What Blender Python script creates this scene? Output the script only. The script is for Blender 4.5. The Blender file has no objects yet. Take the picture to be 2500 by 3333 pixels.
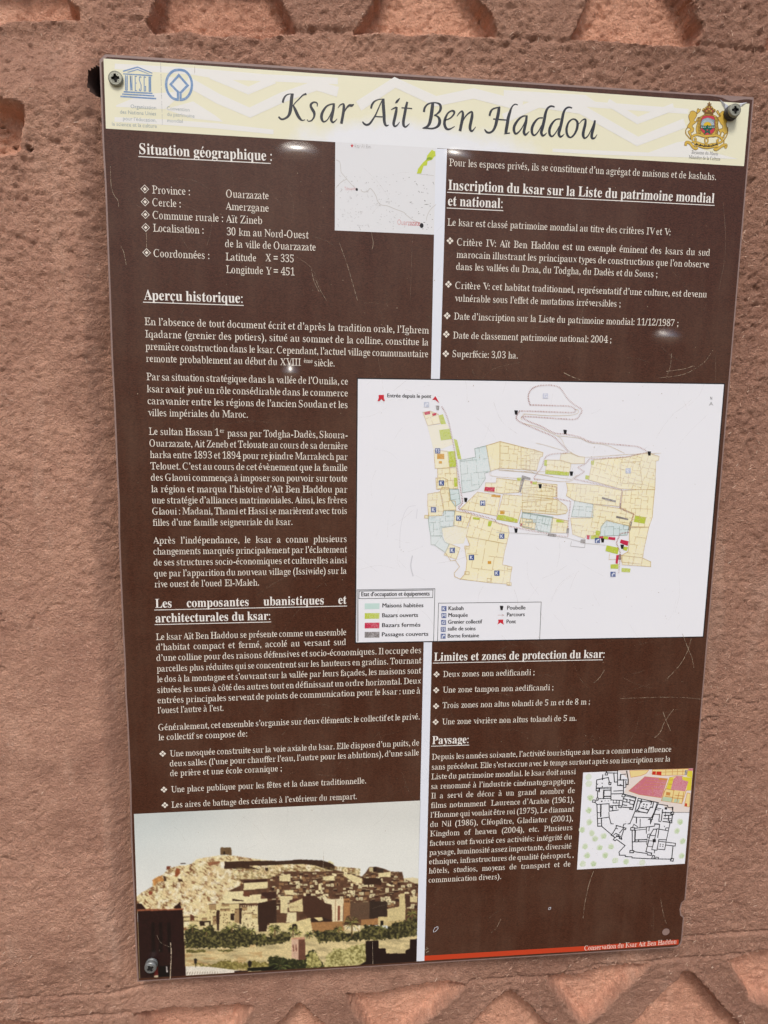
import bpy, bmesh, math, random
import numpy as np
from mathutils import Matrix, Vector
from mathutils.geometry import tessellate_polygon

scene = bpy.context.scene
COL = scene.collection

# ------------------------------------------------------------------ camera
# The sign's printed face is the plane y = YF; u runs right from its top left corner, v is up (negative down).
W_SIGN, ASPECT = 0.6, 1.4957536
H_SIGN = W_SIGN * ASPECT
YF, XL, ZT = -0.016, -0.3, 1.65
FPX, IW, IH = 2063.3265, 2500, 3333
r1 = np.array([0.9957995617459041, 0.002538898260846235, 0.09152478802098693])
r2 = np.array([0.014671577634936669, -0.9911231994659332, -0.13213458400477177])
tt = np.array([-0.24588198771040556, -0.3957744089445319, 0.547877776583245])
nn = np.cross(r1, r2); nn /= np.linalg.norm(nn)
R = np.array([r1, r2, nn]).T
Cp = -R.T @ tt                                        # camera in (u, up, out) of the sign plane
CAM = np.array([Cp[0] + XL, YF - Cp[2], ZT + Cp[1]])
def plane_to_world(d): return Vector((d[0], -d[2], d[1]))
cx_ = plane_to_world(R.T @ np.array([1., 0, 0])).normalized()
cz_ = -plane_to_world(R.T @ np.array([0, 0, 1.])).normalized()
cy_ = cz_.cross(cx_).normalized()
cam_d = bpy.data.cameras.new('camera'); cam = bpy.data.objects.new('camera', cam_d); COL.objects.link(cam)
cam.matrix_world = Matrix(((cx_.x, cy_.x, cz_.x, CAM[0]), (cx_.y, cy_.y, cz_.y, CAM[1]), (cx_.z, cy_.z, cz_.z, CAM[2]), (0, 0, 0, 1)))
cam_d.sensor_fit = 'VERTICAL'; cam_d.sensor_height = 36; cam_d.sensor_width = 27
cam_d.lens = FPX / IH * 36; cam_d.clip_start = 0.02; cam_d.clip_end = 200
scene.camera = cam

def px2plane(px, py, y=YF):
    """photograph pixel -> (X, Z) in the world on the plane of depth y"""
    px = np.asarray(px, float); py = np.asarray(py, float)
    d = np.stack([px - IW / 2, py - IH / 2, np.full(px.shape, FPX)], -1) @ R    # = R^T d per row, (u, up, out)
    k = (CAM[1] - y) / d[..., 2]                       # CAM.y - y = distance * out component
    return CAM[0] + d[..., 0] * k, CAM[2] + d[..., 1] * k
def world2px(X, Y, Z):
    p = np.stack([X - CAM[0], Z - CAM[2], -(Y - CAM[1])], -1) @ R.T
    return IW / 2 + FPX * p[..., 0] / p[..., 2], IH / 2 + FPX * p[..., 1] / p[..., 2]

# ------------------------------------------------------------------ world, sun, exposure
SUN_EL, SUN_AZ = 54, -10      # azimuth measured from straight out of the wall towards the right
w = bpy.data.worlds.new('World'); scene.world = w; w.use_nodes = True
nt = w.node_tree; bg = nt.nodes['Background']
sky = nt.nodes.new('ShaderNodeTexSky'); sky.sky_type = 'NISHITA'; sky.sun_disc = False
el, az = math.radians(SUN_EL), math.radians(SUN_AZ)
sun_dir = Vector((math.sin(az) * math.cos(el), -math.cos(az) * math.cos(el), math.sin(el)))
sky.sun_elevation = el; sky.sun_rotation = math.pi - az
sky.air_density = 1.0; sky.dust_density = 4.0; sky.ozone_density = 1.0
nt.links.new(sky.outputs[0], bg.inputs[0]); bg.inputs[1].default_value = 0.13
sl = bpy.data.lights.new('sun', 'SUN'); sl.energy = 1.75; sl.angle = math.radians(13); sl.color = (1, 0.99, 0.975)
so = bpy.data.objects.new('sun', sl); COL.objects.link(so)
so.rotation_euler = sun_dir.to_track_quat('Z', 'Y').to_euler(); so.location = (0, -2, 3)
scene.view_settings.view_transform = 'Standard'; scene.view_settings.look = 'None'
scene.view_settings.gamma = 1; scene.view_settings.exposure = 0.07

# ------------------------------------------------------------------ helpers
def lin(c):
    c = np.asarray(c, float) / 255
    return tuple(np.where(c <= .04045, c / 12.92, ((c + .055) / 1.055) ** 2.4))
def srgb(r, g, b, k=1.0):
    l = lin((r, g, b)); return (l[0] * k, l[1] * k, l[2] * k, 1)
def tag(o, label=None, cat=None, group=None, kind=None):
    if label: o['label'] = label
    if cat: o['category'] = cat
    if group: o['group'] = group
    if kind: o['kind'] = kind
    return o
def mesh_obj(name, V, F, mats, parent=None, fmat=None, smooth=False):
    me = bpy.data.meshes.new(name)
    V = np.asarray(V, float)
    me.from_pydata([tuple(v) for v in V], [], [tuple(f) for f in F])
    for m in (mats if isinstance(mats, (list, tuple)) else [mats]): me.materials.append(m)
    if fmat is not None: me.polygons.foreach_set('material_index', np.asarray(fmat, np.int32))
    if smooth: me.polygons.foreach_set('use_smooth', np.ones(len(me.polygons), bool))
    me.update()
    o = bpy.data.objects.new(name, me); COL.objects.link(o)
    if parent: o.parent = parent
    return o
def np_mesh(name, V, Q, mats, parent=None, smooth=True):
    me = bpy.data.meshes.new(name); n = len(Q); k = Q.shape[1]
    me.vertices.add(len(V)); me.vertices.foreach_set('co', V.astype(np.float32).ravel())
    me.loops.add(n * k); me.loops.foreach_set('vertex_index', Q.astype(np.int32).ravel())
    me.polygons.add(n); me.polygons.foreach_set('loop_start', np.arange(n, dtype=np.int32) * k)
    me.polygons.foreach_set('use_smooth', np.full(n, smooth))
    for m in (mats if isinstance(mats, (list, tuple)) else [mats]): me.materials.append(m)
    me.update(calc_edges=True); me.validate()
    o = bpy.data.objects.new(name, me); COL.objects.link(o)
    if parent: o.parent = parent
    return o

# ------------------------------------------------------------------ materials
def new_mat(name):
    m = bpy.data.materials.new(name); m.use_nodes = True
    nt = m.node_tree; return m, nt, nt.nodes['Principled BSDF']
def N(nt, t, **kw):
    n = nt.nodes.new(t)
    for k, v in kw.items(): setattr(n, k, v)
    return n
def noise(nt, co, scale, detail=4, rough=.6, dist=0):
    n = N(nt, 'ShaderNodeTexNoise'); n.inputs['Scale'].default_value = scale
    n.inputs['Detail'].default_value = detail; n.inputs['Roughness'].default_value = rough
    n.inputs['Distortion'].default_value = dist
    nt.links.new(co, n.inputs['Vector']); return n.outputs['Fac']
def ramp(nt, fac, a, b, ca=(0, 0, 0, 1), cb=(1, 1, 1, 1)):
    r = N(nt, 'ShaderNodeValToRGB'); r.color_ramp.elements[0].position = a; r.color_ramp.elements[1].position = b
    r.color_ramp.elements[0].color = ca; r.color_ramp.elements[1].color = cb
    nt.links.new(fac, r.inputs[0]); return r.outputs[0]
def mixc(nt, fac, a, b, mode='MIX'):
    m = N(nt, 'ShaderNodeMix', data_type='RGBA', blend_type=mode)
    for sock, v in ((m.inputs[0], fac), (m.inputs[6], a), (m.inputs[7], b)):
        if hasattr(v, 'links'): nt.links.new(v, sock)
        else: sock.default_value = v
    return m.outputs[2]
def mathn(nt, op, a, b=None):
    m = N(nt, 'ShaderNodeMath', operation=op)
    for sock, v in ((m.inputs[0], a), (m.inputs[1], b)):
        if v is None: continue
        if hasattr(v, 'links'): nt.links.new(v, sock)
        else: sock.default_value = v
    return m.outputs[0]
def pos(nt): return N(nt, 'ShaderNodeNewGeometry').outputs['Position']

def film_bump(nt, bsdf, strength=.35):
    """linen embossing of the laminating film, with a slow waviness"""
    p = pos(nt)
    mp = N(nt, 'ShaderNodeMapping'); nt.links.new(p, mp.inputs[0]); mp.inputs['Scale'].default_value = (1, 1, 2.4)
    fine = noise(nt, mp.outputs[0], 900, 3, .7)
    wav = noise(nt, p, 14, 2, .5)
    h = mathn(nt, 'ADD', mathn(nt, 'MULTIPLY', fine, .00022), mathn(nt, 'MULTIPLY', wav, .0016))
    b = N(nt, 'ShaderNodeBump'); b.inputs['Strength'].default_value = strength; b.inputs['Distance'].default_value = 1.0
    nt.links.new(h, b.inputs['Height']); nt.links.new(b.outputs[0], bsdf.inputs['Normal'])
    return fine
FILM_ROUGH = .30
_pm = {}
def print_mat(name, rgb, k=1.0, var=0.0, wear=0.0, wear_rgb=(235, 235, 235), rough=None, grain=0.0, dust=0.0):
    key = (name,)
    if key in _pm: return _pm[key]
    m, nt, b = new_mat(name)
    c = srgb(*rgb, k)
    b.inputs['Roughness'].default_value = rough or FILM_ROUGH
    b.inputs['Specular IOR Level'].default_value = .28
    fine = film_bump(nt, b)
    out = c
    if var or grain:
        n = noise(nt, pos(nt), 9, 3)
        out = mixc(nt, ramp(nt, n, .3, .7), tuple(x * (1 - var) for x in c[:3]) + (1,), tuple(min(1, x * (1 + var)) for x in c[:3]) + (1,))
    if grain:
        mg = N(nt, 'ShaderNodeMapping'); nt.links.new(pos(nt), mg.inputs[0]); mg.inputs['Scale'].default_value = (1, 1, 3); g = noise(nt, mg.outputs[0], 520, 3, .85)
        out = mixc(nt, ramp(nt, g, .35, .7), tuple(x * (1 - grain) for x in c[:3]) + (1,), tuple(x * (1 + grain * 1.6) for x in c[:3]) + (1,))
    if dust:
        d1 = noise(nt, pos(nt), 6, 5, .7); md = N(nt, 'ShaderNodeMapping'); nt.links.new(pos(nt), md.inputs[0]); md.inputs['Scale'].default_value = (1, 1, .12); d2 = noise(nt, md.outputs[0], 40, 4, .7)
        out = mixc(nt, mathn(nt, 'MULTIPLY', ramp(nt, mathn(nt, 'ADD', mathn(nt, 'MULTIPLY', d1, .6), mathn(nt, 'MULTIPLY', d2, .4)), .44, .68), dust), out, srgb(128, 104, 86))
    if wear:
        wn = noise(nt, pos(nt), 700, 4, .75); wl = noise(nt, pos(nt), 22, 2, .5)
        f = ramp(nt, mathn(nt, 'ADD', wn, mathn(nt, 'MULTIPLY', wl, .6)), .80 - wear * .3, .92 - wear * .3)
        out = mixc(nt, mathn(nt, 'MULTIPLY', f, min(1, wear * 1.6)), out, srgb(*wear_rgb))
    if hasattr(out, 'links'): nt.links.new(out, b.inputs['Base Color'])
    else: b.inputs['Base Color'].default_value = out
    _pm[key] = m
    return m

M_film = print_mat('brown_film', (74, 43, 30), .9, var=.16, grain=.45, dust=.22)
M_white = print_mat('white_print', (230, 234, 242), .93)
M_offwhite = print_mat('lettering_white', (236, 228, 214), .98)
M_head = print_mat('heading_white', (238, 234, 226), .95)
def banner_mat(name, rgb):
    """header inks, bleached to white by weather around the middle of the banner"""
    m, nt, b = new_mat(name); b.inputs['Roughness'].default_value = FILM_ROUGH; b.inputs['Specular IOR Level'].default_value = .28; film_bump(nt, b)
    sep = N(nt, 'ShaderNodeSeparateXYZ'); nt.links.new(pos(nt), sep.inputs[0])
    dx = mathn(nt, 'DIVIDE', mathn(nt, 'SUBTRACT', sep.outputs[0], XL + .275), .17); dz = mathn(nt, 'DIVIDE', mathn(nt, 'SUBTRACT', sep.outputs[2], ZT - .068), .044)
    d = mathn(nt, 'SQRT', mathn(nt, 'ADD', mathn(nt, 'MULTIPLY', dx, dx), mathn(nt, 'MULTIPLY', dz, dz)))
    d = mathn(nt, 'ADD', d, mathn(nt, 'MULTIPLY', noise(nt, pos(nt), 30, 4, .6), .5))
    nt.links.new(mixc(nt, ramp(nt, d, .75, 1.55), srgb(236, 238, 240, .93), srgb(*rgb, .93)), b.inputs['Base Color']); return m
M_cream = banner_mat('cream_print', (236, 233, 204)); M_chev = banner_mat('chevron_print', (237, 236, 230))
def title_mat():
    m, nt, b = new_mat('title_ink'); b.inputs['Roughness'].default_value = FILM_ROUGH; film_bump(nt, b)
    # wear and glare, both painted as white at the foot of the first letters
    sep = N(nt, 'ShaderNodeSeparateXYZ'); nt.links.new(pos(nt), sep.inputs[0])
    n = noise(nt, pos(nt), 900, 4, .8)
    zb = mathn(nt, 'SUBTRACT', ZT - .0455, sep.outputs[2])          # positive below that height
    fz = ramp(nt, mathn(nt, 'MULTIPLY', zb, 70), 0, .9)
    fx = ramp(nt, mathn(nt, 'ADD', sep.outputs[0], .3), .30, .36, (1, 1, 1, 1), (0.25, .25, .25, 1))
    f = mathn(nt, 'MULTIPLY', fz, fx)
    g = ramp(nt, mathn(nt, 'ADD', n, mathn(nt, 'SUBTRACT', mathn(nt, 'MULTIPLY', f, .62), .50)), .38, .55)
    nt.links.new(mixc(nt, g, srgb(40, 42, 48), srgb(236, 236, 236)), b.inputs['Base Color'])
    return m
M_title = title_mat()
def simple(name, rgb, rough=.6, metal=0, k=1.0, grain=0.0, gscale=300):
    m, nt, b = new_mat(name); b.inputs['Roughness'].default_value = rough; b.inputs['Metallic'].default_value = metal
    c = srgb(*rgb, k)
    n = noise(nt, pos(nt), gscale, 4, .6)
    o = mixc(nt, n, tuple(x * (1 - grain) for x in c[:3]) + (1,), tuple(x * (1 + grain) for x in c[:3]) + (1,))
    nt.links.new(o, b.inputs['Base Color'])
    bp = N(nt, 'ShaderNodeBump'); bp.inputs['Strength'].default_value = .3; bp.inputs['Distance'].default_value = .0004
    nt.links.new(n, bp.inputs['Height']); nt.links.new(bp.outputs[0], b.inputs['Normal'])
    return m
M_board = simple('board_edge', (140, 116, 108), .45, grain=.15)
M_zinc = simple('zinc_screw', (150, 150, 136), .5, .5, grain=.35, gscale=900)
M_grey_zinc = simple('dull_grey_screw', (140, 142, 140), .45, .6, grain=.3, gscale=900)
M_rubber = simple('dark_washer', (52, 48, 48), .5, grain=.2)
M_straw2 = simple('pale_straw', (230, 200, 176), .8, grain=.2, gscale=200)
M_pit = simple('dirty_recess', (22, 19, 17), .9, grain=.3)  # near-black colour of the screws' cross recess
M_straw = simple('straw', (206, 166, 142), .8, grain=.25, gscale=200)

def wall_mat(name, dark, light, spots, fresh):
    m, nt, b = new_mat(name); b.inputs['Roughness'].default_value = .95; b.inputs['Specular IOR Level'].default_value = .12
    p = pos(nt)
    big = noise(nt, p, 5, 4, .6); mid = noise(nt, p, 60, 5, .7); fine = noise(nt, p, 420, 5, .8)
    f = mathn(nt, 'ADD', mathn(nt, 'MULTIPLY', big, .55), mathn(nt, 'MULTIPLY', mid, .45))
    c = mixc(nt, ramp(nt, f, .38, .62), srgb(*dark), srgb(*light))
    c = mixc(nt, mathn(nt, 'MULTIPLY', ramp(nt, fine, .52, .68), .55), c, srgb(*spots))          # dark grit
    c = mixc(nt, mathn(nt, 'MULTIPLY', ramp(nt, noise(nt, p, 330, 4, .8), .58, .68), .6), c, srgb(*fresh))   # pale grains
    # dust runs and rubbed patches
    mp = N(nt, 'ShaderNodeMapping'); nt.links.new(p, mp.inputs[0]); mp.inputs['Scale'].default_value = (1, 1, .18)
    c = mixc(nt, mathn(nt, 'MULTIPLY', ramp(nt, noise(nt, mp.outputs[0], 26, 4, .65), .56, .74), .38), c, srgb(*fresh))
    c = mixc(nt, mathn(nt, 'MULTIPLY', ramp(nt, noise(nt, p, 11, 5, .7), .56, .70), .40), c, srgb(*spots))
    at = N(nt, 'ShaderNodeAttribute', attribute_name='rough_coat')   # the coarser, browner straw coat
    c = mixc(nt, at.outputs['Fac'], c, mixc(nt, 1.0, c, (.72, .71, .71, 1), 'MULTIPLY'))
    fr = N(nt, 'ShaderNodeAttribute', attribute_name='fresh_coat')   # paler plaster inside the cut pattern
    c = mixc(nt, fr.outputs['Fac'], c, mixc(nt, 1.0, c, (1.38, 1.30, 1.25, 1), 'MULTIPLY'))
    nt.links.new(c, b.inputs['Base Color'])
    v = N(nt, 'ShaderNodeTexVoronoi'); v.inputs['Scale'].default_value = 480; nt.links.new(p, v.inputs['Vector'])
    crumb = mathn(nt, 'MULTIPLY', mathn(nt, 'SUBTRACT', 1.0, v.outputs['Distance']), .0011)
    h = mathn(nt, 'ADD', mathn(nt, 'MULTIPLY', fine, .0034), mathn(nt, 'ADD', crumb, mathn(nt, 'MULTIPLY', noise(nt, p, 900, 3, .7), .0010)))
    bp = N(nt, 'ShaderNodeBump'); bp.inputs['Strength'].default_value = .95; bp.inputs['Distance'].default_value = 1
    nt.links.new(h, bp.inputs['Height']); nt.links.new(bp.outputs[0], b.inputs['Normal'])
    return m
M_wall = wall_mat('mud_plaster', (182, 136, 115), (217, 168, 142), (138, 99, 81), (242, 203, 179))
M_hole = simple('hole_dirt', (70, 48, 38), .95, grain=.3)

M_ground = wall_mat('packed_earth', (118, 104, 88), (140, 126, 108), (100, 88, 74), (160, 146, 128))
gr_ = mesh_obj('ground', [(-30, -60, 0), (30, -60, 0), (30, .4, 0), (-30, .4, 0)], [(0, 1, 2, 3)], M_ground); gr_['kind'] = 'structure'  # out-of-frame earth sheet, added to bounce light onto wall and sign

# ------------------------------------------------------------------ coordinates read off the photograph
def zoom(ox, oy, s): return lambda x, y: (ox + x * s, oy + y * s)
V_ = zoom(0, 0, 1.50693)
Z1 = zoom(250, 130, .51236); Z2 = zoom(850, 130, .51236); Z3 = zoom(1650, 130, .51236); Z4 = zoom(300, 900, .51236)
Z5 = zoom(1100, 1150, .42194); Z6 = zoom(1700, 1150, .42194); Z7 = zoom(400, 1700, .51236); Z8 = zoom(1100, 1750, .42194)
Z9 = zoom(1350, 2050, .57263); ZA = zoom(400, 2500, .60277); ZB = zoom(1350, 2700, .60277)
T1 = zoom(890, 280, .33153); T2 = zoom(1360, 310, .36166); EM = zoom(2200, 310, .15672); UN = zoom(320, 170, .20494)
PL = zoom(1850, 2480, .27125); LO = zoom(1080, 440, .22905); PA = zoom(420, 2740, .28933); PB = zoom(880, 2740, .30139)
WT = zoom(0, 0, .60277); WR = zoom(1000, 0, .90416); WL = zoom(0, 300, .27132); WB = zoom(0, 2900, .75347); WC = zoom(1250, 2900, .75347)
def on_face(z, pts):
    a = np.array([z(x, y) for x, y in pts]); X, Z = px2plane(a[:, 0], a[:, 1]); return np.stack([X, Z], 1)

# ------------------------------------------------------------------ flat print: ink shapes laid on the film
class Ink:
    def __init__(s): s.V = []; s.F = []; s.M = []; s.mats = []
    def mi(s, m):
        if m not in s.mats: s.mats.append(m)
        return s.mats.index(m)
    def add(s, P, tris, m, layer):
        o = len(s.V); y = YF - layer * 3e-5; k = s.mi(m)
        s.V += [(p[0], y, p[1]) for p in P]
        P = np.asarray(P)
        for t in tris:
            a, b, c = P[t[0]], P[t[1]], P[t[2]]
            cr = (b[0] - a[0]) * (c[1] - a[1]) - (b[1] - a[1]) * (c[0] - a[0])
            if cr == 0: continue
            s.F.append((o + t[0], o + t[1], o + t[2]) if cr > 0 else (o + t[0], o + t[2], o + t[1])); s.M.append(k)
    def poly(s, P, m, layer, holes=()):
        loops = [[Vector((p[0], p[1], 0)) for p in P]] + [[Vector((p[0], p[1], 0)) for p in h] for h in holes]
        s.add(np.array([q[:2] for l in loops for q in l]), tessellate_polygon(loops), m, layer)
    def zpoly(s, z, pts, m, layer): s.poly(on_face(z, pts), m, layer)
    def ribbon(s, P, wd, m, layer, closed=False):
        P = np.asarray(P, float); n = len(P)
        wd = np.broadcast_to(np.asarray(wd, float), (n,))
        if closed: d = np.roll(P, -1, 0) - np.roll(P, 1, 0)
        else: d = np.gradient(P, axis=0)
        d /= np.maximum(np.linalg.norm(d, axis=1, keepdims=True), 1e-9); nr = np.stack([-d[:, 1], d[:, 0]], 1)
        A = P + nr * wd[:, None] / 2; B = P - nr * wd[:, None] / 2
        Q = np.empty((2 * n, 2)); Q[0::2] = A; Q[1::2] = B
        T = []
        for i in range(n if closed else n - 1):
            a, b = 2 * i, 2 * ((i + 1) % n); T += [(a, a + 1, b), (b, a + 1, b + 1)]
        s.add(Q, T, m, layer)
    def lines(s, P, wd, m, layer, closed=False):
        """straight segments with square ends"""
        P = np.asarray(P, float)
        if closed: P = np.vstack([P, P[:1]])
        for i in range(len(P) - 1):
            d = P[i + 1] - P[i]; L = np.linalg.norm(d)
            if L < 1e-7: continue
            d = d / L * wd / 2; q = np.array([-d[1], d[0]])
            a, b = P[i] - d, P[i + 1] + d
            s.add(np.array([a + q, a - q, b - q, b + q]), [(0, 1, 2), (0, 2, 3)], m, layer + (i % 2) * .3)
    def zlines(s, z, pts, wd, m, layer, closed=False): s.lines(on_face(z, pts), wd, m, layer, closed)
    def build(s, name, parent):
        o = mesh_obj(name, s.V, s.F, s.mats, parent, s.M); return o
def smooth_path(pts, sub=6, closed=False):
    P = np.array(pts, float); n = len(P); out = []
    for i in range(n if closed else n - 1):
        if closed: a, b, c, d = P[(i - 1) % n], P[i], P[(i + 1) % n], P[(i + 2) % n]
        else: a, b, c, d = P[max(i - 1, 0)], P[i], P[i + 1], P[min(i + 2, n - 1)]
        for k in range(sub):
            t = k / sub
            out.append(.5 * ((2 * b) + (c - a) * t + (2 * a - 5 * b + 4 * c - d) * t * t + (3 * b - a - 3 * c + d) * t ** 3))
    if not closed: out.append(P[-1])
    return np.array(out)
def circle(c, r, n=20, ry=None):
    t = np.linspace(0, 2 * math.pi, n, endpoint=False)
    return np.stack([c[0] + r * np.cos(t), c[1] + (ry or r) * np.sin(t)], 1)

# ------------------------------------------------------------------ letters
_gl = {}
def outline_mesh(text):
    c = bpy.data.curves.new('g', 'FONT'); c.body = text; c.size = 1; c.resolution_u = 2
    o = bpy.data.objects.new('g', c); me = o.to_mesh()
    V = np.zeros(len(me.vertices) * 3, np.float32); me.vertices.foreach_get('co', V); V = V.reshape(-1, 3)[:, :2].astype(float)
    F = [tuple(p.vertices) for p in me.polygons]; o.to_mesh_clear()
    bpy.data.objects.remove(o); bpy.data.curves.remove(c)
    return V, F
def bold_code(ch):
    if 'A' <= ch <= 'Z': return chr(0x1D400 + ord(ch) - 65)
    if 'a' <= ch <= 'z': return chr(0x1D41A + ord(ch) - 97)
    if ch.isdigit(): return chr(0x1D7CE + ord(ch) - 48)
    return ch
def weld(V, F):
    key = {}; idx = []; NV = []
    for v in V:
        k = (round(v[0], 5), round(v[1], 5))
        if k not in key: key[k] = len(NV); NV.append(v)
        idx.append(key[k])
    FF = []
    for f in F:
        g = [idx[i] for i in f]
        for i in range(1, len(g) - 1):
            if len({g[0], g[i], g[i + 1]}) == 3: FF.append((g[0], g[i], g[i + 1]))
    return np.array(NV).reshape(-1, 2), FF
def lighten(V, F, thin):
    """thin the heavy stems of a bold letter down to a book weight, keeping its hairlines and serifs"""
    if not len(F): return V
    de = {}
    for f in F:
        a, b, c = V[f[0]], V[f[1]], V[f[2]]
        if (b[0] - a[0]) * (c[1] - a[1]) - (b[1] - a[1]) * (c[0] - a[0]) < 0: f = (f[0], f[2], f[1])
        for i in range(3): de[(f[i], f[(i + 1) % 3])] = 1
    E = [e for e in de if (e[1], e[0]) not in de]
    A = V[[e[0] for e in E]]; B = V[[e[1] for e in E]]
    off = np.zeros(len(E)); NR = []
    for i in range(len(E)):
        d = B[i] - A[i]; L = np.linalg.norm(d); d /= max(L, 1e-9); n = np.array([-d[1], d[0]]); NR.append(n)
        o = (A[i] + B[i]) / 2 + n * 1e-5
        s = B - A; den = n[0] * s[:, 1] - n[1] * s[:, 0]; den = np.where(abs(den) < 1e-9, 1e-9, den)
        ao = A - o; t = (ao[:, 0] * s[:, 1] - ao[:, 1] * s[:, 0]) / den; u = (ao[:, 0] * n[1] - ao[:, 1] * n[0]) / den
        ok = (t > 1e-4) & (u > -.01) & (u < 1.01)
        th = t[ok].min() if ok.any() else 9
        if th < .24:
            g = min(th, .052 + max(0, th - .052) * thin)
            off[i] = max(0, (th - g) / 2) * min(1, (.24 - th) / .05)
    NV = V.copy(); ins = {}; outs = {}
    for i, e in enumerate(E): outs.setdefault(e[0], i); ins.setdefault(e[1], i)
    for v in set(outs) & set(ins):
        i, j = ins[v], outs[v]; ni, nj = NR[i], NR[j]; a, b = off[i], off[j]
        det = ni[0] * nj[1] - ni[1] * nj[0]
        if abs(det) > .25: sx = (a * nj[1] - b * ni[1]) / det; sy = (ni[0] * b - nj[0] * a) / det; mv = np.array([sx, sy])
        else: mv = (ni * a + nj * b) / 2
        L = np.linalg.norm(mv)
        if L > .06: mv *= .06 / L
        NV[v] = V[v] + mv
    return NV
ACC = {'é': 'e´', 'è': 'e`', 'ê': 'e^', 'ë': 'e:', 'à': 'a`', 'â': 'a^', 'ô': 'o^', 'ç': 'c,', 'ï': 'i:', 'î': 'i^', 'ù': 'u`'}
def glyph(ch, style):
    k = (ch, style)
    if k in _gl: return _gl[k]
    if style == 'sans' or not (ch.isalnum() or ch in ACC):
        if ch == ' ': r = (np.zeros((0, 2)), [], .25)
        else:
            V, F = weld(*outline_mesh(ch)); W1 = outline_mesh('H' + ch + 'H')[0]; W0 = outline_mesh('HH')[0]
            r = (V, F, float(np.ptp(W1[:, 0]) - np.ptp(W0[:, 0])))
        _gl[k] = r; return r
    base, mark = (ACC[ch][0], ACC[ch][1]) if ch in ACC else (ch, '')
    c = bold_code(base); H = bold_code('H')
    V, F = weld(*outline_mesh(c))
    adv = float(np.ptp(outline_mesh(H + c + H)[0][:, 0]) - np.ptp(outline_mesh(H + H)[0][:, 0]))
    if base == 'i' and mark:
        F = [f for f in F if max(V[i][1] for i in f) < .50]
    if style == 'book': V = lighten(V, F, .34)
    x0 = V[:, 0].min(); V = V - [x0 - .02, 0]; adv = adv - (.025 if style == 'book' else .0)
    if mark:
        used = sorted({i for f in F for i in f}); cx = (V[used, 0].min() + V[used, 0].max()) / 2; V = V.tolist(); k0 = .8 if style == 'book' else 1.15
        def q(*pts):
            o = len(V); V.extend([[cx + p[0], p[1]] for p in pts]); F.extend([(o, o + i, o + i + 1) for i in range(1, len(pts) - 1)])
        w = .035 * k0
        if mark == '´': q((-.05, .53), (-.02, .53), (.13, .66), (.07 - w, .70))
        if mark == '`': q((.05, .53), (.02, .53), (-.13, .66), (-.07 + w, .70))
        if mark == '^': q((-.16, .54), (-.10, .54), (0, .63), (0, .70)); q((.16, .54), (.10, .54), (0, .63), (0, .70))
        if mark == ':':
            for s in (-.1, .1): q(*[(s + .052 * math.cos(a), .625 + .052 * math.sin(a)) for a in np.linspace(0, 6.28, 8, endpoint=False)])
        if mark == ',': q((-.02, .01), (.03, .01), (.02, -.05), (-.01, -.05)); q((-.01, -.04), (.08, -.08), (.06, -.17), (-.08, -.20), (-.07, -.16), (.0, -.13))
        V = np.array(V)
    r = (V, F, adv); _gl[k] = r; return r
def text_width(s, style, size): return sum(glyph(c, style)[2] for c in s) * size
def put_text(ink, s, style, size, x0, z0, x1, z1, m, layer, justify=False, xs=None, slant=0, heavy=0):
    """lay one line of lettering from (x0, z0) to x = x1, baseline rising to z1 there"""
    L = (x1 - x0); n = s.count(' '); lw = sum(glyph(c, style)[2] for c in s if c != ' ')
    if justify and xs and n:
        sp = (L - lw * size * xs) / n
        if sp < .13 * size: xs = (L - .15 * size * n) / (lw * size); sp = .15 * size
    else:
        xs = L / ((lw + n * .25) * size); sp = .25 * size * xs
    x = x0; sl = (z1 - z0) / L
    for c in s:
        if c == ' ': x += sp; continue
        V, F, a = glyph(c, style)
        P = np.stack([x + (V[:, 0] + V[:, 1] * slant) * size * xs, z0 + sl * (x - x0) + V[:, 1] * size], 1)
        ink.add(P, F, m, layer)
        if heavy: ink.add(P + [heavy * size, 0], F, m, layer + .5)
        x += a * size * xs
    return xs

# ------------------------------------------------------------------ the sign
sign = bpy.data.objects.new('information_sign', None); COL.objects.link(sign); sign.location = (0, YF, ZT - H_SIGN)
tag(sign, 'weathered brown information sign with French text and maps screwed to the mud wall', 'information sign')
def under_sign(o, parent=None):
    """children keep world coordinates in their meshes: shift them into the sign's space"""
    o.parent = sign if parent is None else parent
    if parent is None: o.location = tuple(-x for x in sign.location)
    return o

def rounded(P, ids, r):
    out = []
    for i, p in enumerate(P):
        p = np.array(p, float)
        if i in ids:
            a = np.array(P[i - 1], float) - p; b = np.array(P[(i + 1) % len(P)], float) - p
            a = a / np.linalg.norm(a) * r; b = b / np.linalg.norm(b) * r
            for t in np.linspace(0, 1, 5): out.append((p + a * (1 - t) ** 2 + b * t ** 2).tolist())
        else: out.append(p.tolist())
    return out
hx, hz = on_face(ZB, [(1357, 553)])[0]; HOLE = circle((hx, hz), .0045, 20)
nx_, nz_ = on_face(ZB, [(1456, 428)])[0]
def board_outline(ins, top=0, bite=True):
    x0, x1, z1, z0 = XL + ins, XL + W_SIGN - ins, ZT - ins - top, ZT - H_SIGN + ins
    rng = random.Random(4)
    P = [(x0, z1 - .005), (x0 + .005, z1)]
    P += [(x1 - .0006, z1), (x1, z1 - .001)]
    if bite: P += [(x1, nz_ + .011), (x1 - .0035, nz_ + .008), (x1 - .005, nz_), (x1 - .0035, nz_ - .008), (x1, nz_ - .011)]
    k = len(P); P += [(x1, z0)]; P += [(x0, z0)]
    P = rounded(P, [k], .009)
    for i in range(26, 0, -1):                                     # the left edge is slightly nibbled
        P.append((x0 + rng.uniform(-.0006, .0007) * (1 if i > 10 else .6), z0 + (z1 - .01 - z0) * (27 - i) / 28))
    return P
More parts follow.
